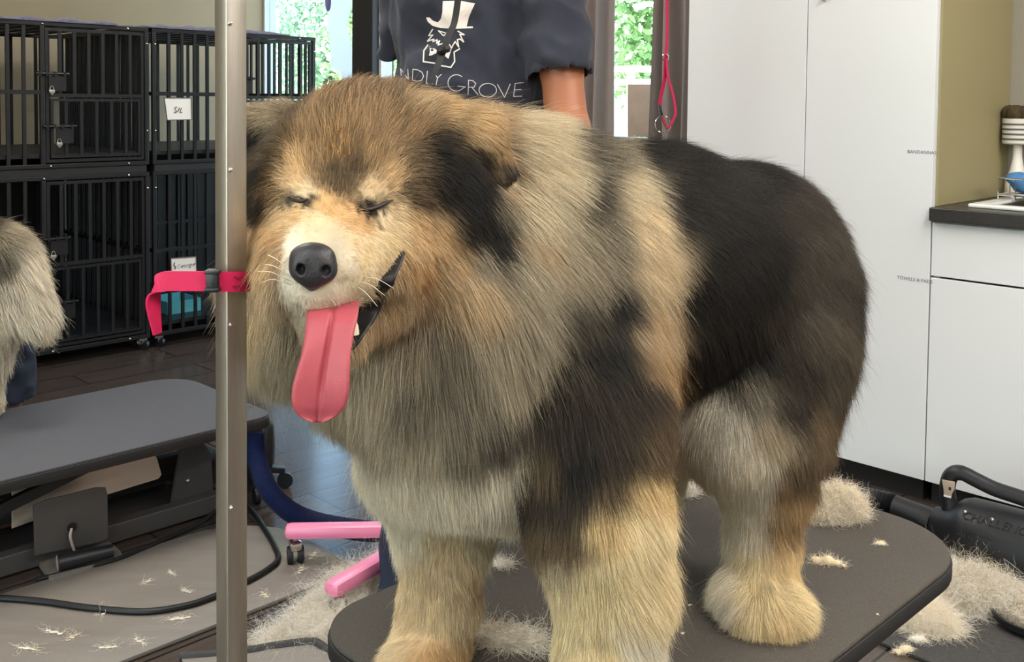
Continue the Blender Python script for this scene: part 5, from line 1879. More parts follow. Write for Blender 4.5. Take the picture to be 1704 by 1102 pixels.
for j in range(len(prof_t) - 1):
    for i in range(nt_):
        k = j * (nt_ + 1) + i
        Ft.append((k, k + 1, k + nt_ + 2, k + nt_ + 1))
        Ft.append((st + k, st + k + nt_ + 1, st + k + nt_ + 2, st + k + 1))
    for i in (0, nt_):
        k = j * (nt_ + 1) + i
        Ft.append((k, k + nt_ + 1, st + k + nt_ + 1, st + k))
for i in range(nt_):
    for j in (0, len(prof_t) - 1):
        k = j * (nt_ + 1) + i
        Ft.append((k, k + 1, st + k + 1, st + k))
tg = MB().raw(Vt, Ft).build('tongue', M['tongue'], dog, angle=80)
sm = tg.modifiers.new('smooth', 'SUBSURF')
sm.levels = sm.render_levels = 2
for (x, y, dx_) in ((591, 548, 0), (587, 530, 0)):
    q_ = on_dog(x, y, .018)
    MB().lathe([(0, -.006), (.004, -.005), (.0032, .004), (0, .010)], q_, (0, -.2, 1), 10).build('tooth', M['tooth'], dog)
# closed eyes
for pts_, r_ in (([(478, 328), (490, 333), (502, 335), (512, 331)], .0024), ([(601, 343), (612, 348), (628, 344), (645, 336), (655, 333)], .0026)):
    pp = smooth_path([on_dog(x, y, .0022) for x, y in pts_], 6)
    MB().tube(pp, [r_ * .62 * (.2 + 1.1 * math.sin(PI * (i + .5) / len(pp))) for i in range(len(pp))], 8).build('closed_eye', M['lid'], dog)
# whiskers
for (x, y, ex_, ey_) in ((486, 462, 440, 440), (484, 468, 428, 452), (484, 474, 436, 470), (488, 456, 445, 424), (600, 470, 640, 492), (606, 462, 655, 480), (596, 478, 628, 510)):
    a = on_dog(x, y)
    b = W3(ex_, ey_, a[1] - .01)
    MB().tube(smooth_path([a, (a + b) / 2 + [0, -.012, .006], b], 5), [.0003] * 10 + [.00015], 5).build('whisker', M['whisker'], dog)

# pink strap round the post, buckle, cord to the dog
sp_ = thing('pink_strap', 'bright pink strap buckled round the steel post', 'strap', (PX, PY - .02, at_y(385, 470, .96)[2]))
zc = [(262, 556, .955), (258, 530, .955), (255, 505, .955), (258, 482, .953), (272, 469, .952), (300, 468, .952), (335, 468, .952), (352, 468, .953)]
MB().ribbon(smooth_path([at_y(*q) for q in zc], 5), [.0188 - .009 * max(0, 1 - i / 11) for i in range(36)], .0022, [tuple(np.array([.40, .9, .1]) * max(0, 1 - max(0, i - 9) / 12) + np.array([0, 0, 1.0]) * min(1, max(0, i - 9) / 12)) for i in range(36)]).build('tail', M['pink_strap'], sp_)
MB().ribbon(smooth_path([at_y(356, 468, .953), at_y(372, 469, .9565), at_y(392, 469, .962), at_y(407, 469, .969), at_y(416, 469, .978), at_y(418, 469, .995), at_y(408, 469, 1.012)], 4), .0188, .0022, (0, 0, 1)).build('band', M['pink_strap'], sp_)
q = MB()
q.box(at_y(354, 467, .951), (.012, .007, .0225), 0, .002)
q.box(at_y(354, 452.5, .9505), (.014, .009, .0035), 0, .001)
q.box(at_y(354, 481.5, .9505), (.014, .009, .0035), 0, .001)
q.build('buckle', M['black_plastic'], sp_)
q = MB()
for k in range(10):
    x0 = 388 + (k % 5) * 5
    y0 = 462 + (k // 5) * 14
    q.tube([at_y(x0, y0, .9575 + (x0 - 380) * .0002), at_y(x0 + 4, y0 + (4 if k % 2 else -3), .9578 + (x0 - 376) * .0002)], .0006, 5)
q.build('stitching', mat('wine_thread', (120, 10, 50), .7, var=0), sp_, smooth=False)
q = MB()
q.tube(smooth_path([at_y(416, 458, .975), at_y(428, 462, .985), at_y(440, 470, .99), at_y(458, 473, .995), at_y(475, 482, 1.02)], 6), .0022, 8)
q.tube(smooth_path([at_y(415, 479, .975), at_y(428, 474, .984), at_y(440, 466, .992), at_y(456, 470, 1.0), at_y(478, 480, 1.02)], 6), .0020, 8)
q.build('cord', M['pink_strap'], sp_)

# black loop holding the neck, hanging from the overhead arm
top_ = np.array([arm_end[0], arm_end[1], az - .01])
bl = thing('neck_loop', 'thin black grooming loop running down from overhead arm to the dog', 'leash', top_)
bp = [top_, at_y(790, -300, 1.37), at_y(762, 0, 1.37), at_y(746, 60, 1.36), at_y(730, 105, 1.35), at_y(712, 150, 1.33), at_y(700, 200, 1.30)]
MB().ribbon(smooth_path(bp, 6), [.0085] * 26 + [.0055] * 11, .003, (1, .2, 0)).build('strap', M['cord'], bl)
MB().lathe([(.008, -.004), (.010, 0), (.008, .004)], at_y(738, 84, 1.355), (.3, 0, -1), 12).build('slider', M['black_metal'], bl)
# ================================================================== people
def displaced(V, Q, amp, freq, stretch=(1, 1, 1), seed=0.0):
    T = np.concatenate([Q[:, [0, 1, 2]], Q[:, [0, 2, 3]]])
    fn = np.cross(V[T[:, 1]] - V[T[:, 0]], V[T[:, 2]] - V[T[:, 0]])
    vn = np.zeros_like(V)
    for j in range(3):
        np.add.at(vn, T[:, j], fn)
    vn = unit(vn)
    c = V.mean(0)
    if ((V - c) * vn).sum() < 0:
        vn = -vn
    d = np.array([mnoise.noise(Vector((v[0] * freq * stretch[0] + seed, v[1] * freq * stretch[1], v[2] * freq * stretch[2]))) for v in V])
    d2 = 1 - np.abs(d) * 2
    return V + vn * ((d2 - .5) * amp)[:, None]


def hand(prims, wrist, fwd, side, upn, s=1.0):
    """palm, five bent fingers of unequal length, thumb from the side of the palm"""
    w, f, sd_, u = [np.asarray(q, float) for q in (wrist, fwd, side, upn)]
    pc = w + f * .045 * s
    prims.append(cone(w, .026 * s, pc + f * .035 * s, .030 * s))
    for k, L in enumerate((.070, .080, .074, .058)):
        o = w + f * .085 * s + sd_ * (.026 - .0175 * k) * s
        m1 = o + (f * .97 - u * .15) * L * .45 * s
        m2 = m1 + (f * .80 - u * .6) * L * .32 * s
        m3 = m2 + (f * .6 - u * .8) * L * .25 * s
        prims += [cone(o - f * .02, .0095 * s, m1, .0085 * s), cone(m1, .0085 * s, m2, .008 * s), cone(m2, .008 * s, m3, .007 * s)]
    t0 = w + f * .03 * s + sd_ * .026 * s
    t1 = t0 + (f * .6 + sd_ * .75 - u * .2) * .04 * s
    prims += [cone(t0, .013 * s, t1, .010 * s), cone(t1, .010 * s, t1 + (f * .9 + sd_ * .3 - u * .3) * .03 * s, .008 * s)]


def head_prims(c, f, s=1.0):
    c, f = np.asarray(c, float), unit(np.asarray(f, float))
    sd_ = np.array([f[1], -f[0], 0.0])
    u = np.array([0, 0, 1.0])
    R = np.stack([sd_, f, u], 1)
    return [ell(c, (.074, .094, .108), R), ell(c + f * .022 - u * .055, (.056, .066, .062), R), ell(c + f * .05 - u * .10, (.026, .026, .02), R),
            cone(c + f * .085 + u * .02, .010, c + f * .108 - u * .022, .014), ell(c + f * .082 - u * .058, (.026, .014, .007), R),
            ell(c + f * .072 + u * .024 + sd_ * .032, (.02, .016, .008), R), ell(c + f * .072 + u * .024 - sd_ * .032, (.02, .016, .008), R),
            ell(c + sd_ * .078 - f * .012, (.012, .022, .032), R), ell(c - sd_ * .078 - f * .012, (.012, .022, .032), R)], R


def add_face(parent, c, f):
    c, f = np.asarray(c, float), unit(np.asarray(f, float))
    sd_ = np.array([f[1], -f[0], 0.0])
    u = np.array([0, 0, 1.0])
    for s in (-1, 1):
        MB().ball(c + f * .079 + u * .010 + sd_ * .032 * s, .0125, 14).build('eye', M['card'], parent)
        MB().ball(c + f * .0885 + u * .010 + sd_ * .032 * s, .0055, 10).build('iris', M['lid'], parent)
    MB().tube([c + f * .098 - u * .058 + sd_ * x for x in (-.022, -.01, 0, .01, .022)], .0035, 8).build('lips', mat('lips', (176, 96, 88), .5), parent)


# --- the standing groomer -------------------------------------------------
GD = 2.33
def G(px, py, d=GD):
    return at_y(px, py, d)


pr_loc = np.array([G(790, 600)[0], GD + .02, 0])
fwdA = unit(np.array([-.05, -1, 0.0]))
hcA = G(792, -50, 2.33) + [0, -.02, .20]
skin = []
hp_l, RA = head_prims(hcA, fwdA)
skin += hp_l
skin += [cone(hcA + [0, .02, -.06], .052, hcA + [0, .04, -.17], .06)]
skin += [ell(G(785, 90, 2.36), (.14, .095, .25)), cone(G(700, -35, 2.36), .05, G(890, -35, 2.36), .05)]
shR, elR, wrR = G(922, -40, 2.34), G(944, 222, 2.20), np.array([.14, 1.88, 1.05])
skin += [cone(shR, .056, G(934, 110, 2.25), .046), cone(G(934, 110, 2.25), .046, elR, .047), cone(elR, .050, elR * .55 + wrR * .45 + [0, 0, .0], .044), cone(elR * .55 + wrR * .45, .044, wrR, .027)]
hand(skin, wrR, unit(np.array([-.15, -.97, -.15])), unit(np.array([-.95, .25, 0])), unit(np.array([-.1, -.2, .97])))
shL, elL, wrL = G(680, -40, 2.38), G(694, 58, 2.45), G(740, 170, 2.53)
skin += [cone(shL, .054, elL, .044), cone(elL, .044, wrL, .028)]
hand(skin, wrL, unit(wrL - elL), np.array([0, 0, 1.0]), np.array([0, -1.0, 0]))
skin += [cone(G(735, 330, 2.37), .075, G(693, 680, 2.345), .044), cone(G(693, 680, 2.345), .044, G(667, 990, 2.36), .032),
         cone(G(832, 330, 2.37), .075, G(848, 680, 2.36), .044), cone(G(848, 680, 2.36), .044, G(858, 990, 2.38), .032)]
Vs, Qs = sdf_mesh(skin, k=.022, vox=.008)
pA, _ = mesh_from('person', Vs, Qs, M['skin'], None, pr_loc)
tag(pA, 'person in navy T-shirt printed with a top-hatted figure standing behind the dog', 'person')
add_face(pA, hcA, fwdA)
hair_ = [ell(hcA + [0, .022, .035], (.086, .095, .095)), ell(hcA + [0, .085, -.03], (.07, .05, .10)), cone(hcA + [0, .12, .0], .04, hcA + [.0, .15, -.22], .02)]
Vh, Qh = sdf_mesh(hair_, k=.02, vox=.008, cuts=[ell(hcA + fwdA * .095 - np.array([0, 0, .035]), (.07, .07, .085))])
Vh = displaced(Vh, Qh, .008, 30, (1, 1, .3))
mesh_from('hair', Vh, Qh, M['hair_brown'], pA)
shirt = [ell(G(779, 150, 2.345), (.173, .135, .19)), ell(G(786, 20, 2.36), (.186, .125, .20)), ell(G(780, 290, 2.36), (.166, .135, .17)), cone(G(700, -52, 2.37), .075, G(895, -52, 2.37), .075),
         cone(G(914, -45, 2.345), .084, G(928, 108, 2.245), .078), cone(G(686, -45, 2.38), .072, G(650, 82, 2.40), .030)]
cutS = [cone(G(930, 114, 2.243), .066, G(938, 230, 2.20), .09), cone(hcA + [0, .03, -.10], .075, hcA + [0, 0, .1], .10)]
Vt_, Qt_ = sdf_mesh(shirt, k=[.03, .03, .03, .03, .012, .012], vox=.006, cuts=cutS)
Vt_ = displaced(Vt_, Qt_, .017, 9, (1.3, 1, 1.0), 3.0)
Vt_ = displaced(Vt_, Qt_, .009, 17, (1.2, 1, .8), 8.0)
Vt_ = smooth_verts(Vt_, Qt_, 4)
tsh, _ = mesh_from('t_shirt', Vt_, Qt_, M['navy_shirt'], pA)
SH_BVH = BVHTree.FromPolygons([tuple(v) for v in Vt_], [tuple(int(i) for i in q) for q in Qt_])
pants = [ell(G(780, 330, 2.365), (.163, .128, .12)), cone(G(735, 360, 2.37), .105, G(695, 650, 2.345), .072), cone(G(695, 650, 2.345), .072, G(667, 985, 2.36), .053),
         cone(G(832, 360, 2.37), .105, G(848, 650, 2.36), .072), cone(G(848, 650, 2.36), .072, G(858, 985, 2.38), .053)]
Vp, Qp = sdf_mesh(pants, k=.02, vox=.008)
Vp = displaced(Vp, Qp, .008, 16, (1, 1, .6))
mesh_from('trousers', Vp, Qp, M['denim'], pA)
for x, d in ((667, 2.36), (858, 2.38)):
    f0 = G(x, 985, d) * [1, 1, 0]
    sh = [ell(f0 + [0, -.10, .035], (.042, .07, .030)), ell(f0 + [0, .01, .045], (.040, .075, .045)), ell(f0 + [0, -.04, .018], (.044, .125, .018))]
    Vq, Qq = sdf_mesh(sh, k=.02, vox=.006)
    Vq[:, 2] = np.maximum(Vq[:, 2], .001)
    mesh_from('shoe', Vq, Qq, M['shoe'], pA)


# print on the shirt front: top hat, shaggy fringe, angular outline, lettering
def on_shirt(px, py, lift=.0016):
    d = Vector(ray(px, py)).normalized()
    h, n, i, t = SH_BVH.ray_cast(Vector(CPOS), d)
    if h is None:
        return at_y(px, py, 2.23)
    return np.array(h) - np.array(d) * lift


def S2(q):                                     # pixels of an enlarged crop of the shirt -> picture pixels
    return 620 + q[0] * 380 / 1675, q[1] * 250 / 1102


def stamp(mb, poly, cuts=3):
    b = bmesh.new()
    vs = [b.verts.new((x, y, 0)) for x, y in poly]
    b.faces.new(vs)
    bmesh.ops.triangulate(b, faces=b.faces[:])
    bmesh.ops.subdivide_edges(b, edges=b.edges[:], cuts=cuts, use_grid_fill=True)
    bmesh.ops.triangulate(b, faces=b.faces[:])
    b.verts.ensure_lookup_table()
    mb.raw([on_shirt(v.co.x, v.co.y) for v in b.verts], [[v.index for v in f.verts] for f in b.faces])
    b.free()


def stroke(mb, pts, w):
    """line of width w (picture pixels) laid on the shirt"""
    for (x0, y0), (x1, y1) in zip(pts[:-1], pts[1:]):
        L_ = math.hypot(x1 - x0, y1 - y0)
        if L_ < 1e-6:
            continue
        nx, ny = -(y1 - y0) / L_ * w / 2, (x1 - x0) / L_ * w / 2
        ex_, ey_ = (x1 - x0) / L_ * w * .3, (y1 - y0) / L_ * w * .3
        stamp(mb, [(x0 + nx - ex_, y0 + ny - ey_), (x1 + nx + ex_, y1 + ny + ey_), (x1 - nx + ex_, y1 - ny + ey_), (x0 - nx - ex_, y0 - ny - ey_)], 1 if L_ < 6 else 2)


lg = MB()
stamp(lg, [S2(q) for q in ((515, 8), (640, 5), (752, 25), (728, 75), (705, 130), (690, 193), (590, 205), (510, 196), (478, 165), (500, 140), (512, 90))])
stamp(lg, [S2(q) for q in ((392, 128), (418, 128), (440, 150), (480, 166), (520, 190), (600, 196), (735, 194), (736, 206), (600, 211), (500, 206), (440, 190), (405, 160))])
lg.build('hat_print', M['print_white'], tsh, smooth=False)['label'] = 'white top hat print'
lg = MB()
stroke(lg, [S2(q) for q in ((440, 215), (412, 262), (442, 256), (402, 302), (450, 288), (442, 305), (474, 292), (470, 318), (492, 298), (480, 330), (520, 318))], 2.0)
stroke(lg, [S2(q) for q in ((625, 228), (672, 255), (640, 252), (668, 308), (640, 285), (622, 292), (632, 345), (606, 305), (590, 330), (580, 352), (562, 325))], 2.0)
stamp(lg, [S2(q) for q in ((418, 335), (490, 378), (430, 408), (412, 408), (420, 380))], 1)
stamp(lg, [S2(q) for q in ((580, 358), (556, 432), (524, 405), (540, 368))], 1)
stroke(lg, [S2(q) for q in ((405, 330), (376, 372), (372, 452), (470, 466))], 2.2)
stroke(lg, [S2(q) for q in ((505, 482), (574, 494), (602, 452), (598, 382), (638, 358))], 2.2)
stroke(lg, [S2(q) for q in ((482, 225), (545, 245), (520, 262), (482, 225))], 1.6)
lg.build('face_print', M['print_white'], tsh, smooth=False)['label'] = 'white shaggy face print'


def arc(cx, cy, rx, ry, a0, a1, n=14):
    return [(cx + rx * math.cos(math.radians(a0 + (a1 - a0) * i / n)), cy + ry * math.sin(math.radians(a0 + (a1 - a0) * i / n))) for i in range(n + 1)]


lt_ = MB()
LS = [  # strokes in crop pixels
    [(212, 575), (205, 505), (262, 582), (258, 508)],                                              # N
    [(292, 588), (296, 508), (330, 512), (362, 530), (374, 560), (360, 588), (330, 596), (292, 588)],   # D
    [(402, 522), (394, 610), (440, 616)],                                                          # L
    [(452, 532), (476, 572), (505, 545)], [(476, 572), (466, 622)],                                # Y
    arc(615, 608, 62, 60, -50, -318, 20) + [(682, 638), (625, 632)],                               # G
    [(700, 694), (704, 588), (735, 592), (757, 612), (745, 640), (704, 640)], [(728, 640), (772, 694)],   # R
    arc(845, 662, 64, 50, 0, 360, 26),                                                             # O
    [(916, 620), (968, 714), (1010, 616)],                                                         # V
    [(1108, 606), (1046, 612), (1034, 708), (1094, 706)], [(1040, 660), (1090, 656)],              # E
]
for k, stt in enumerate(LS):
    stroke(lt_, [S2(q) for q in stt], 1.25)
lt_.build('lettering', M['print_grey'], tsh, smooth=False)['label'] = 'thin white lettering NDLY GROVE'
lt_ = MB()
for x in (650, 695, 770, 880, 945):
    stroke(lt_, [S2(q) for q in arc(x, 735 + (x - 650) * .1, 11, 11, 0, 360, 10)], 1.0)
lt_.build('small_print', M['print_white'], tsh, smooth=False)

# --- the seated person at the left edge ------------------------------------
k0 = at_b(8, 520, 3.36)
k0[2] = .55
an = at_b(14, 640, 3.40)
an = np.array([an[0], an[1], .10])
hem = k0 * .34 + an * .66
hipB = np.array([k0[0] - .44, k0[1] + .10, .63])
ofs = np.array([-.16, .10, 0])
stB = copy_tree(ps)
stB.location = Vector((hipB[0] - .02, hipB[1] + .09, 0))
stB.rotation_euler = (0, 0, 1.1)
stB['label'] = 'rolling stool carrying the seated denim-clad person behind the low table'
pB_skin = []
hcB = hipB + [-.06, .12, .68]
fB = unit(np.array([.8, -.6, 0.0]))
hp_b, RB = head_prims(hcB, fB)
pB_skin += hp_b + [cone(hcB - [0, 0, .06], .052, hcB - [0, 0, .18], .06), ell(hipB + [-.02, .10, .26], (.13, .13, .26))]
pB_skin += [cone(hipB, .085, k0, .058), cone(k0, .056, an, .036), cone(hipB + ofs, .085, k0 + ofs * 1.3, .058), cone(k0 + ofs * 1.3, .056, an + ofs * 1.3, .036)]
for s, o_ in ((0, np.array([.08, -.12, .42])), (1, np.array([-.02, .30, .42]))):
    sh_ = hipB + o_
    el_ = sh_ + [.06, -.02, -.26]
    wr_ = el_ + [.16, -.12, -.06]
    pB_skin += [cone(sh_, .052, el_, .042), cone(el_, .042, wr_, .027)]
    hand(pB_skin, wr_, unit(wr_ - el_), unit(np.array([.5, .8, 0])), np.array([0, 0, 1.0]))
Vs, Qs = sdf_mesh(pB_skin, k=.02, vox=.009)
pB, _ = mesh_from('person', Vs, Qs, M['skin'], None, np.array([hipB[0], hipB[1], 0]))
tag(pB, 'seated person in rolled dark denim trousers, mostly hidden by the fluffy dog at left', 'person')
add_face(pB, hcB, fB)
Vh, Qh = sdf_mesh([ell(hcB + [-.015, .015, .035], (.086, .09, .095)), ell(hcB - fB * .06 - [0, 0, .06], (.07, .07, .10))], k=.02, vox=.009, cuts=[ell(hcB + fB * .1 - np.array([0, 0, .035]), (.075, .075, .085))])
mesh_from('hair', Vh, Qh, M['hair_brown'], pB)
Vq, Qq = sdf_mesh([ell(hipB + [-.02, .10, .26], (.165, .165, .30)), cone(hipB + [.08, -.12, .42], .075, hipB + [.12, -.14, .24], .066), cone(hipB + [-.02, .30, .42], .075, hipB + [.02, .29, .24], .066)], k=.03, vox=.009, cuts=[ell(hcB - [0, 0, .12], (.08, .08, .06))])
mesh_from('t_shirt', displaced(Vq, Qq, .01, 10), Qq, M['navy_shirt'], pB)
Vq, Qq = sdf_mesh([ell(hipB + [.0, .09, .02], (.15, .17, .115)), cone(hipB, .11, k0, .088), cone(k0, .088, hem, .082), cone(hipB + ofs, .11, k0 + ofs * 1.3, .088), cone(k0 + ofs * 1.3, .088, hem + ofs * 1.3, .082)], k=.02, vox=.008,
                  cuts=[cone(hem + (hem - k0) * .22, .09, an, .09), cone(hem + ofs * 1.3 + (hem - k0) * .22, .09, an + ofs * 1.3, .09)])
mesh_from('trousers', displaced(Vq, Qq, .006, 18), Qq, M['denim'], pB)
for o_ in (np.zeros(3), ofs * 1.3):
    f0 = (an + o_) * [1, 1, 0]
    Vq, Qq = sdf_mesh([ell(f0 + [.06, -.06, .032], (.06, .06, .03)), ell(f0 + [0, 0, .045], (.055, .055, .045))], k=.02, vox=.006)
    Vq[:, 2] = np.maximum(Vq[:, 2], .001)
    mesh_from('shoe', Vq, Qq, M['shoe'], pB)
# ================================================================== the other dog at the left edge
DB2 = []
D2 = 2.76
def C2(part, a, ra, b, rb):
    DB2.append((part, cone(at_y(*a), ra, at_y(*b), rb)))
C2('torso', (-30, 450, D2), .125, (-250, 430, D2 - .12), .14)
C2('torso', (-250, 430, D2 - .12), .14, (-330, 360, D2 - .16), .11)
C2('torso', (-10, 440, D2), .095, (22, 500, D2 - .02), .070)
C2('torso', (15, 430, D2 - .02), .055, (58, 525, D2 - .04), .042)
C2('leg', (-20, 520, D2 - .03), .085, (-30, 600, D2), .050)
C2('leg', (-30, 600, D2), .050, (-22, 665, D2 + .03), .034)
C2('leg', (-22, 675, D2 + .03), .034, (-34, 688, D2 - .02), .026)
C2('leg', (-60, 520, D2 + .13), .08, (-70, 600, D2 + .16), .045)
C2('leg', (-70, 600, D2 + .16), .045, (-62, 655, D2 + .18), .034)
for dx_, dd in ((0, 0), (-22, .16)):
    C2('leg', (-270 + dx_, 500, D2 - .18 + dd), .07, (-285 + dx_, 620, D2 - .18 + dd), .045)
    C2('leg', (-285 + dx_, 620, D2 - .18 + dd), .045, (-285 + dx_, 690, D2 - .18 + dd), .036)
C2('head', (-345, 300, D2 - .18), .10, (-360, 290, D2 - .22), .085)
C2('head', (-365, 310, D2 - .26), .055, (-378, 330, D2 - .36), .035)
C2('head', (-330, 245, D2 - .16), .03, (-322, 205, D2 - .15), .012)
C2('head', (-385, 245, D2 - .14), .03, (-392, 205, D2 - .13), .012)
V2, Q2 = sdf_mesh([p for _, p in DB2], k=.035, vox=.009)
V2[:, 2] = np.maximum(V2[:, 2], ZT2 + .001)
CT2 = [(-20, 360, 'dgrey', 'char', .5, 46, .5, .6, 36), (15, 380, 'grey', 'greige', .5, 46, .7, .7, 34), (0, 430, 'grey', 'char', .5, 50, .5, .9, 30), (40, 440, 'white', 'cream', .4, 54, .6, .9, 34), (10, 480, 'greige', 'white', .5, 56, .4, 1, 30), (30, 530, 'white', 'cream', .3, 58, .6, .8, 34),
       (0, 560, 'cream', 'white', .4, 52, .4, 1, 30), (-30, 600, 'cream', 'white', .4, 36, 0, 1, 28), (-20, 680, 'cream', 'white', .4, 22, .1, 1, 22), (-200, 360, 'dgrey', 'char', .5, 44, 1, .3, 30), (-200, 500, 'greige', 'white', .5, 44, .3, 1, 30), (-280, 640, 'cream', 'white', .4, 26, 0, 1, 24), (-345, 290, 'grey', 'white', .5, 22, .5, -.5, 34)]


def paint2(X, N, pid):
    px, py = proj_many(X)
    A = np.stack([np.concatenate([KC[t[2]], KC[t[3]], [t[4], t[5] / 1000.0, t[6], t[7], math.radians(t[8])]]) for t in CT2])
    cx = np.array([t[0] for t in CT2], float)
    cy = np.array([t[1] for t in CT2], float)
    d2 = (px[:, None] - cx) ** 2 + (py[:, None] - cy) ** 2
    w_ = 1.0 / (d2 + 60.0) ** 2
    w_ /= w_.sum(1, keepdims=True)
    R = w_ @ A
    return dict(c=R[:, 0:3], c2=R[:, 3:6], s=R[:, 6], L=R[:, 7], f=RGT * R[:, 8:9] - UPV * R[:, 9:10], l=R[:, 10])


dog2, Q2 = mesh_from('dog', V2, Q2, M['coat'], None, np.array([V2[:, 0].mean(), V2[:, 1].mean(), ZT2]))
tag(dog2, 'shaggy cream and grey dog at the left edge, its rear hanging over the low table', 'dog')
dog2['floor_z'] = ZT2 + .0015
Rv = paint2(V2, None, None)
ca = dog2.data.attributes.new('fur_color', 'FLOAT_COLOR', 'POINT')
ca.data.foreach_set('color', np.concatenate([Rv['c'] * .8, np.ones((len(V2), 1))], 1).astype(np.float32).ravel())
fur_for(dog2, V2, Q2, 90000, lambda X: np.zeros(len(X), int), paint2, r0=.00042, clump=.018, clumping=.5)
MB().ball(at_y(-380, 322, D2 - .375), .016, 12).build('nose', M['nose'], dog2)
for x in (-352, -376):
    MB().ball(at_y(x, 285, D2 - .30), .009, 10).build('eye', M['lid'], dog2)
for x, y in ((-2, 686), (4, 683)):
    c_ = at_z(x, y, ZT2 + .010)
    MB().lathe([(0, -.012), (.006, -.009), (.005, .004), (0, .014)], c_, (.8, -.5, -.25), 10).build('claw', M['tooth'], dog2)


# ================================================================== loose hair
def tuft(label, c, blobs, n, cols, L, group=None, name='hair_tuft', seed=0, r0=.00022, curl=.35, lift=.14, dirv=None):
    """a wad of clipped hair: lumpy core with loose curling strands; blobs: (dx, dy, dz, rx, ry, rz) about c"""
    rg = np.random.default_rng(seed)
    c = np.asarray(c, float)
    pr = [ell(c + b[:3], np.array(b[3:6]) * .80) for b in blobs]
    vx = max(.0016, min(.006, min(min(b[3:6]) for b in blobs) * .35))
    Vc, Qc = sdf_mesh(pr, k=vx * 3, vox=vx)
    Vc[:, 2] = np.maximum(Vc[:, 2], c[2] + .0006)
    Vc = displaced(Vc, Qc, vx * 1.2, 60)
    Vc[:, 2] = np.maximum(Vc[:, 2], c[2] + .0006)
    o, Qc = mesh_from(name, Vc, Qc, M['coat'], None, c)
    tag(o, label, 'hair tuft', group)
    k0 = KC[cols[0]]
    ca = o.data.attributes.new('fur_color', 'FLOAT_COLOR', 'POINT')
    ca.data.foreach_set('color', np.tile(np.append(k0 * .9, 1), (len(Vc), 1)).astype(np.float32).ravel())
    p, nn, _ = sample_surface(Vc, Qc, n)
    t = unit(rg.normal(0, 1, (n, 3)) * [1, 1, .3])
    if dirv is not None:
        t = unit(t * .45 + np.asarray(dirv) * np.sign(rg.normal(0, 1, (n, 1))))
    pts, rad = grow(p, nn, t, np.full(n, L) * (.5 + rg.random(n)), np.full(n, lift), K=9, clump=.012, clumping=.3, jitter=.5, droop=.3, r0=r0, curl=curl)
    pts[:, :, 2] = np.maximum(pts[:, :, 2], c[2] + .0008)
    ix = rg.integers(0, len(cols), n)
    cc_ = np.stack([KC[q] for q in cols])[ix] * (.95 + .2 * rg.random((n, 1)))
    hair_object('loose_strands', pts, rad, np.clip(cc_, 0, 1), M['fur'], o)
    return o


# heap on the floor behind the table's left end
h0 = at_z(590, 1010, .001)
hb = []
for x, y, rx, ry, rz in ((655, 962, .055, .06, .040), (620, 985, .06, .05, .040), (585, 985, .05, .06, .032), (560, 1020, .07, .06, .034), (530, 1045, .06, .06, .026), (575, 1060, .05, .06, .038), (500, 1062, .06, .045, .016), (470, 1072, .05, .04, .010), (545, 1075, .05, .04, .03), (690, 950, .05, .05, .03)):
    q = at_z(x, y, .001)
    hb.append(tuple(q - h0 + [0, 0, rz * .3]) + (rx, ry, rz))
tuft('big heap of clipped white hair on the floor at the table end', h0, hb, 26000, ('white', 'white', 'white', 'greige'), .085, seed=1, r0=.00026, curl=.6, lift=.08, name='hair_heap')
# on the table
c = at_z(1392, 868, ZT + .0005)
tuft('tan and white ball of hair on the far end of the table', c, [(0, .02, .026, .036, .03, .028), (.024, .02, .023, .028, .025, .026), (-.024, .01, .017, .025, .025, .02)], 11000, ('white', 'white', 'greige', 'cream'), .035, seed=2, curl=.55)
c = at_z(1130, 822, ZT + .0005)
tuft('curly white tuft on the table behind the near front leg', c, [(0, 0, .008, .026, .02, .013), (.016, 0, .006, .016, .014, .009)], 1400, ('white',), .03, seed=3, curl=.8, r0=.0003)
c = at_z(1372, 938, ZT + .0005)
tuft('small cream lock of hair lying beside the hind paw', c, [(-.012, .002, .004, .012, .007, .007), (.004, 0, .005, .012, .008, .009), (.018, -.004, .003, .008, .006, .006), (.026, -.012, .002, .004, .004, .004)], 500, ('cream', 'white'), .014, seed=4, r0=.00018)
c = at_z(1462, 906, ZT + .0005)
tuft('tiny cream wisp of hair near the far edge of the table', c, [(0, 0, .002, .008, .004, .003), (.007, 0, .001, .005, .003, .002)], 160, ('cream', 'white'), .010, seed=5, r0=.00016)
c = at_z(838, 942, ZT + .0005)
tuft('white wisp of hair on the table between the front legs', c, [(0, 0, .003, .018, .010, .005), (-.014, .005, .003, .012, .009, .005)], 500, ('white',), .022, seed=6)
c = at_z(850, 1066, ZT + .0005)
tuft('flat grey-white swirl of hair on the table in front of the chest', c, [(0, 0, .004, .040, .022, .007), (-.035, .01, .003, .02, .015, .006), (.03, -.01, .003, .02, .012, .005)], 2200, ('white', 'greige'), .035, seed=7)
for k, (x, y) in enumerate(((1148, 1008), (1460, 1024), (1136, 1056))):
    tuft('speck of cream hair on the black table', at_z(x, y, ZT + .0005), [(0, 0, .001, .0025, .002, .0018)], 20, ('cream',), .004, 'specks of hair on the table', 'hair_speck', seed=20 + k, r0=.0002)
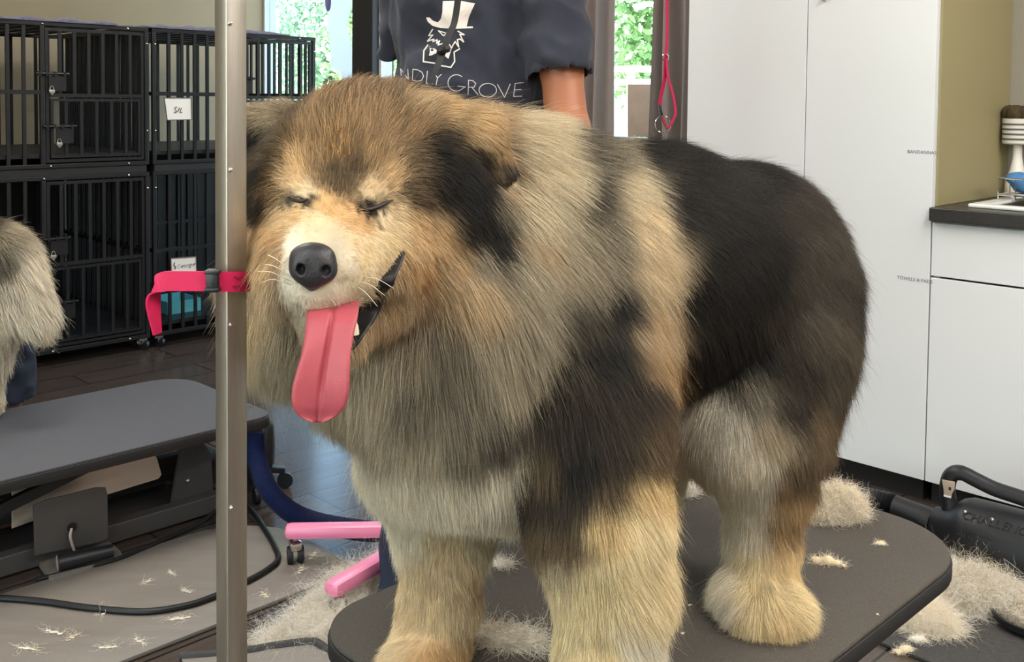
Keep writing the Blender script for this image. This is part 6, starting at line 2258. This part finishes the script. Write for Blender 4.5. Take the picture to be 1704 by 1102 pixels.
# floor at right
c = at_z(1618, 1000, .0095)
tuft('grey-white wad of hair on the black mat under the dryer', c, [(0, 0, .03, .085, .07, .042), (-.05, .05, .025, .06, .05, .034), (.06, -.02, .025, .06, .05, .036)], 20000, ('white', 'white', 'greige'), .08, seed=8, r0=.00026, curl=.6, lift=.06)
c = at_z(1530, 1040, .0095)
tuft('white clump of hair on the black mat below the table edge', c, [(0, .02, .02, .06, .05, .028), (.04, -.01, .012, .04, .03, .018)], 7000, ('white', 'white', 'cream'), .07, seed=9, r0=.00026, curl=.55, lift=.06)
c = at_z(1528, 1066, .0095)
tuft('small white flake of hair in front of the clump on the mat', c, [(0, 0, .004, .02, .01, .006)], 300, ('white',), .02, seed=10, r0=.00025)
c = at_z(1508, 1088, .001)
tuft('cream tuft of hair on the floor at the black mat edge', c, [(0, 0, .008, .016, .012, .011), (-.018, 0, .004, .01, .008, .006)], 500, ('cream', 'white'), .014, seed=11, r0=.00025)
c = rc * [1, 1, 0] + [-.005, 0, .0175]
tuft('grey-white hair heaped inside the black rimmed dish', c, [(0, 0, .012, .055, .055, .024)], 4000, ('white', 'greige', 'grey'), .03, seed=12, r0=.0003)
# wisps on the grey mat
for k, (x, y, s) in enumerate(((90, 1053, 1.2), (180, 1078, 1.0), (168, 1018, 1.1), (300, 1030, 1.2), (120, 1062, .8), (45, 1080, 1.1), (310, 985, .8), (232, 1068, .9), (245, 968, .7), (440, 990, .9), (520, 925, 1.0), (500, 950, .9), (285, 955, .7))):
    rg = np.random.default_rng(50 + k)
    th = rg.random() * PI
    dv = np.array([math.cos(th), math.sin(th), 0])
    n2 = np.array([-dv[1], dv[0], 0]) * .25
    q1 = dv * .014 * s + n2 * .02
    tuft('thin white wisp of hair lying on the grey mat', at_z(x, y, .0115), [(0, 0, .0006, .010 * s, .005 * s, .0012), (q1[0], q1[1], .0006, .006 * s, .004 * s, .001), (-q1[0], -q1[1], .0006, .006 * s, .004 * s, .001)], 22, ('white', 'cream'), .036 * s, 'wisps of hair on the grey mat', 'hair_wisp', seed=60 + k, r0=.00026, curl=.7, lift=.02, dirv=dv)
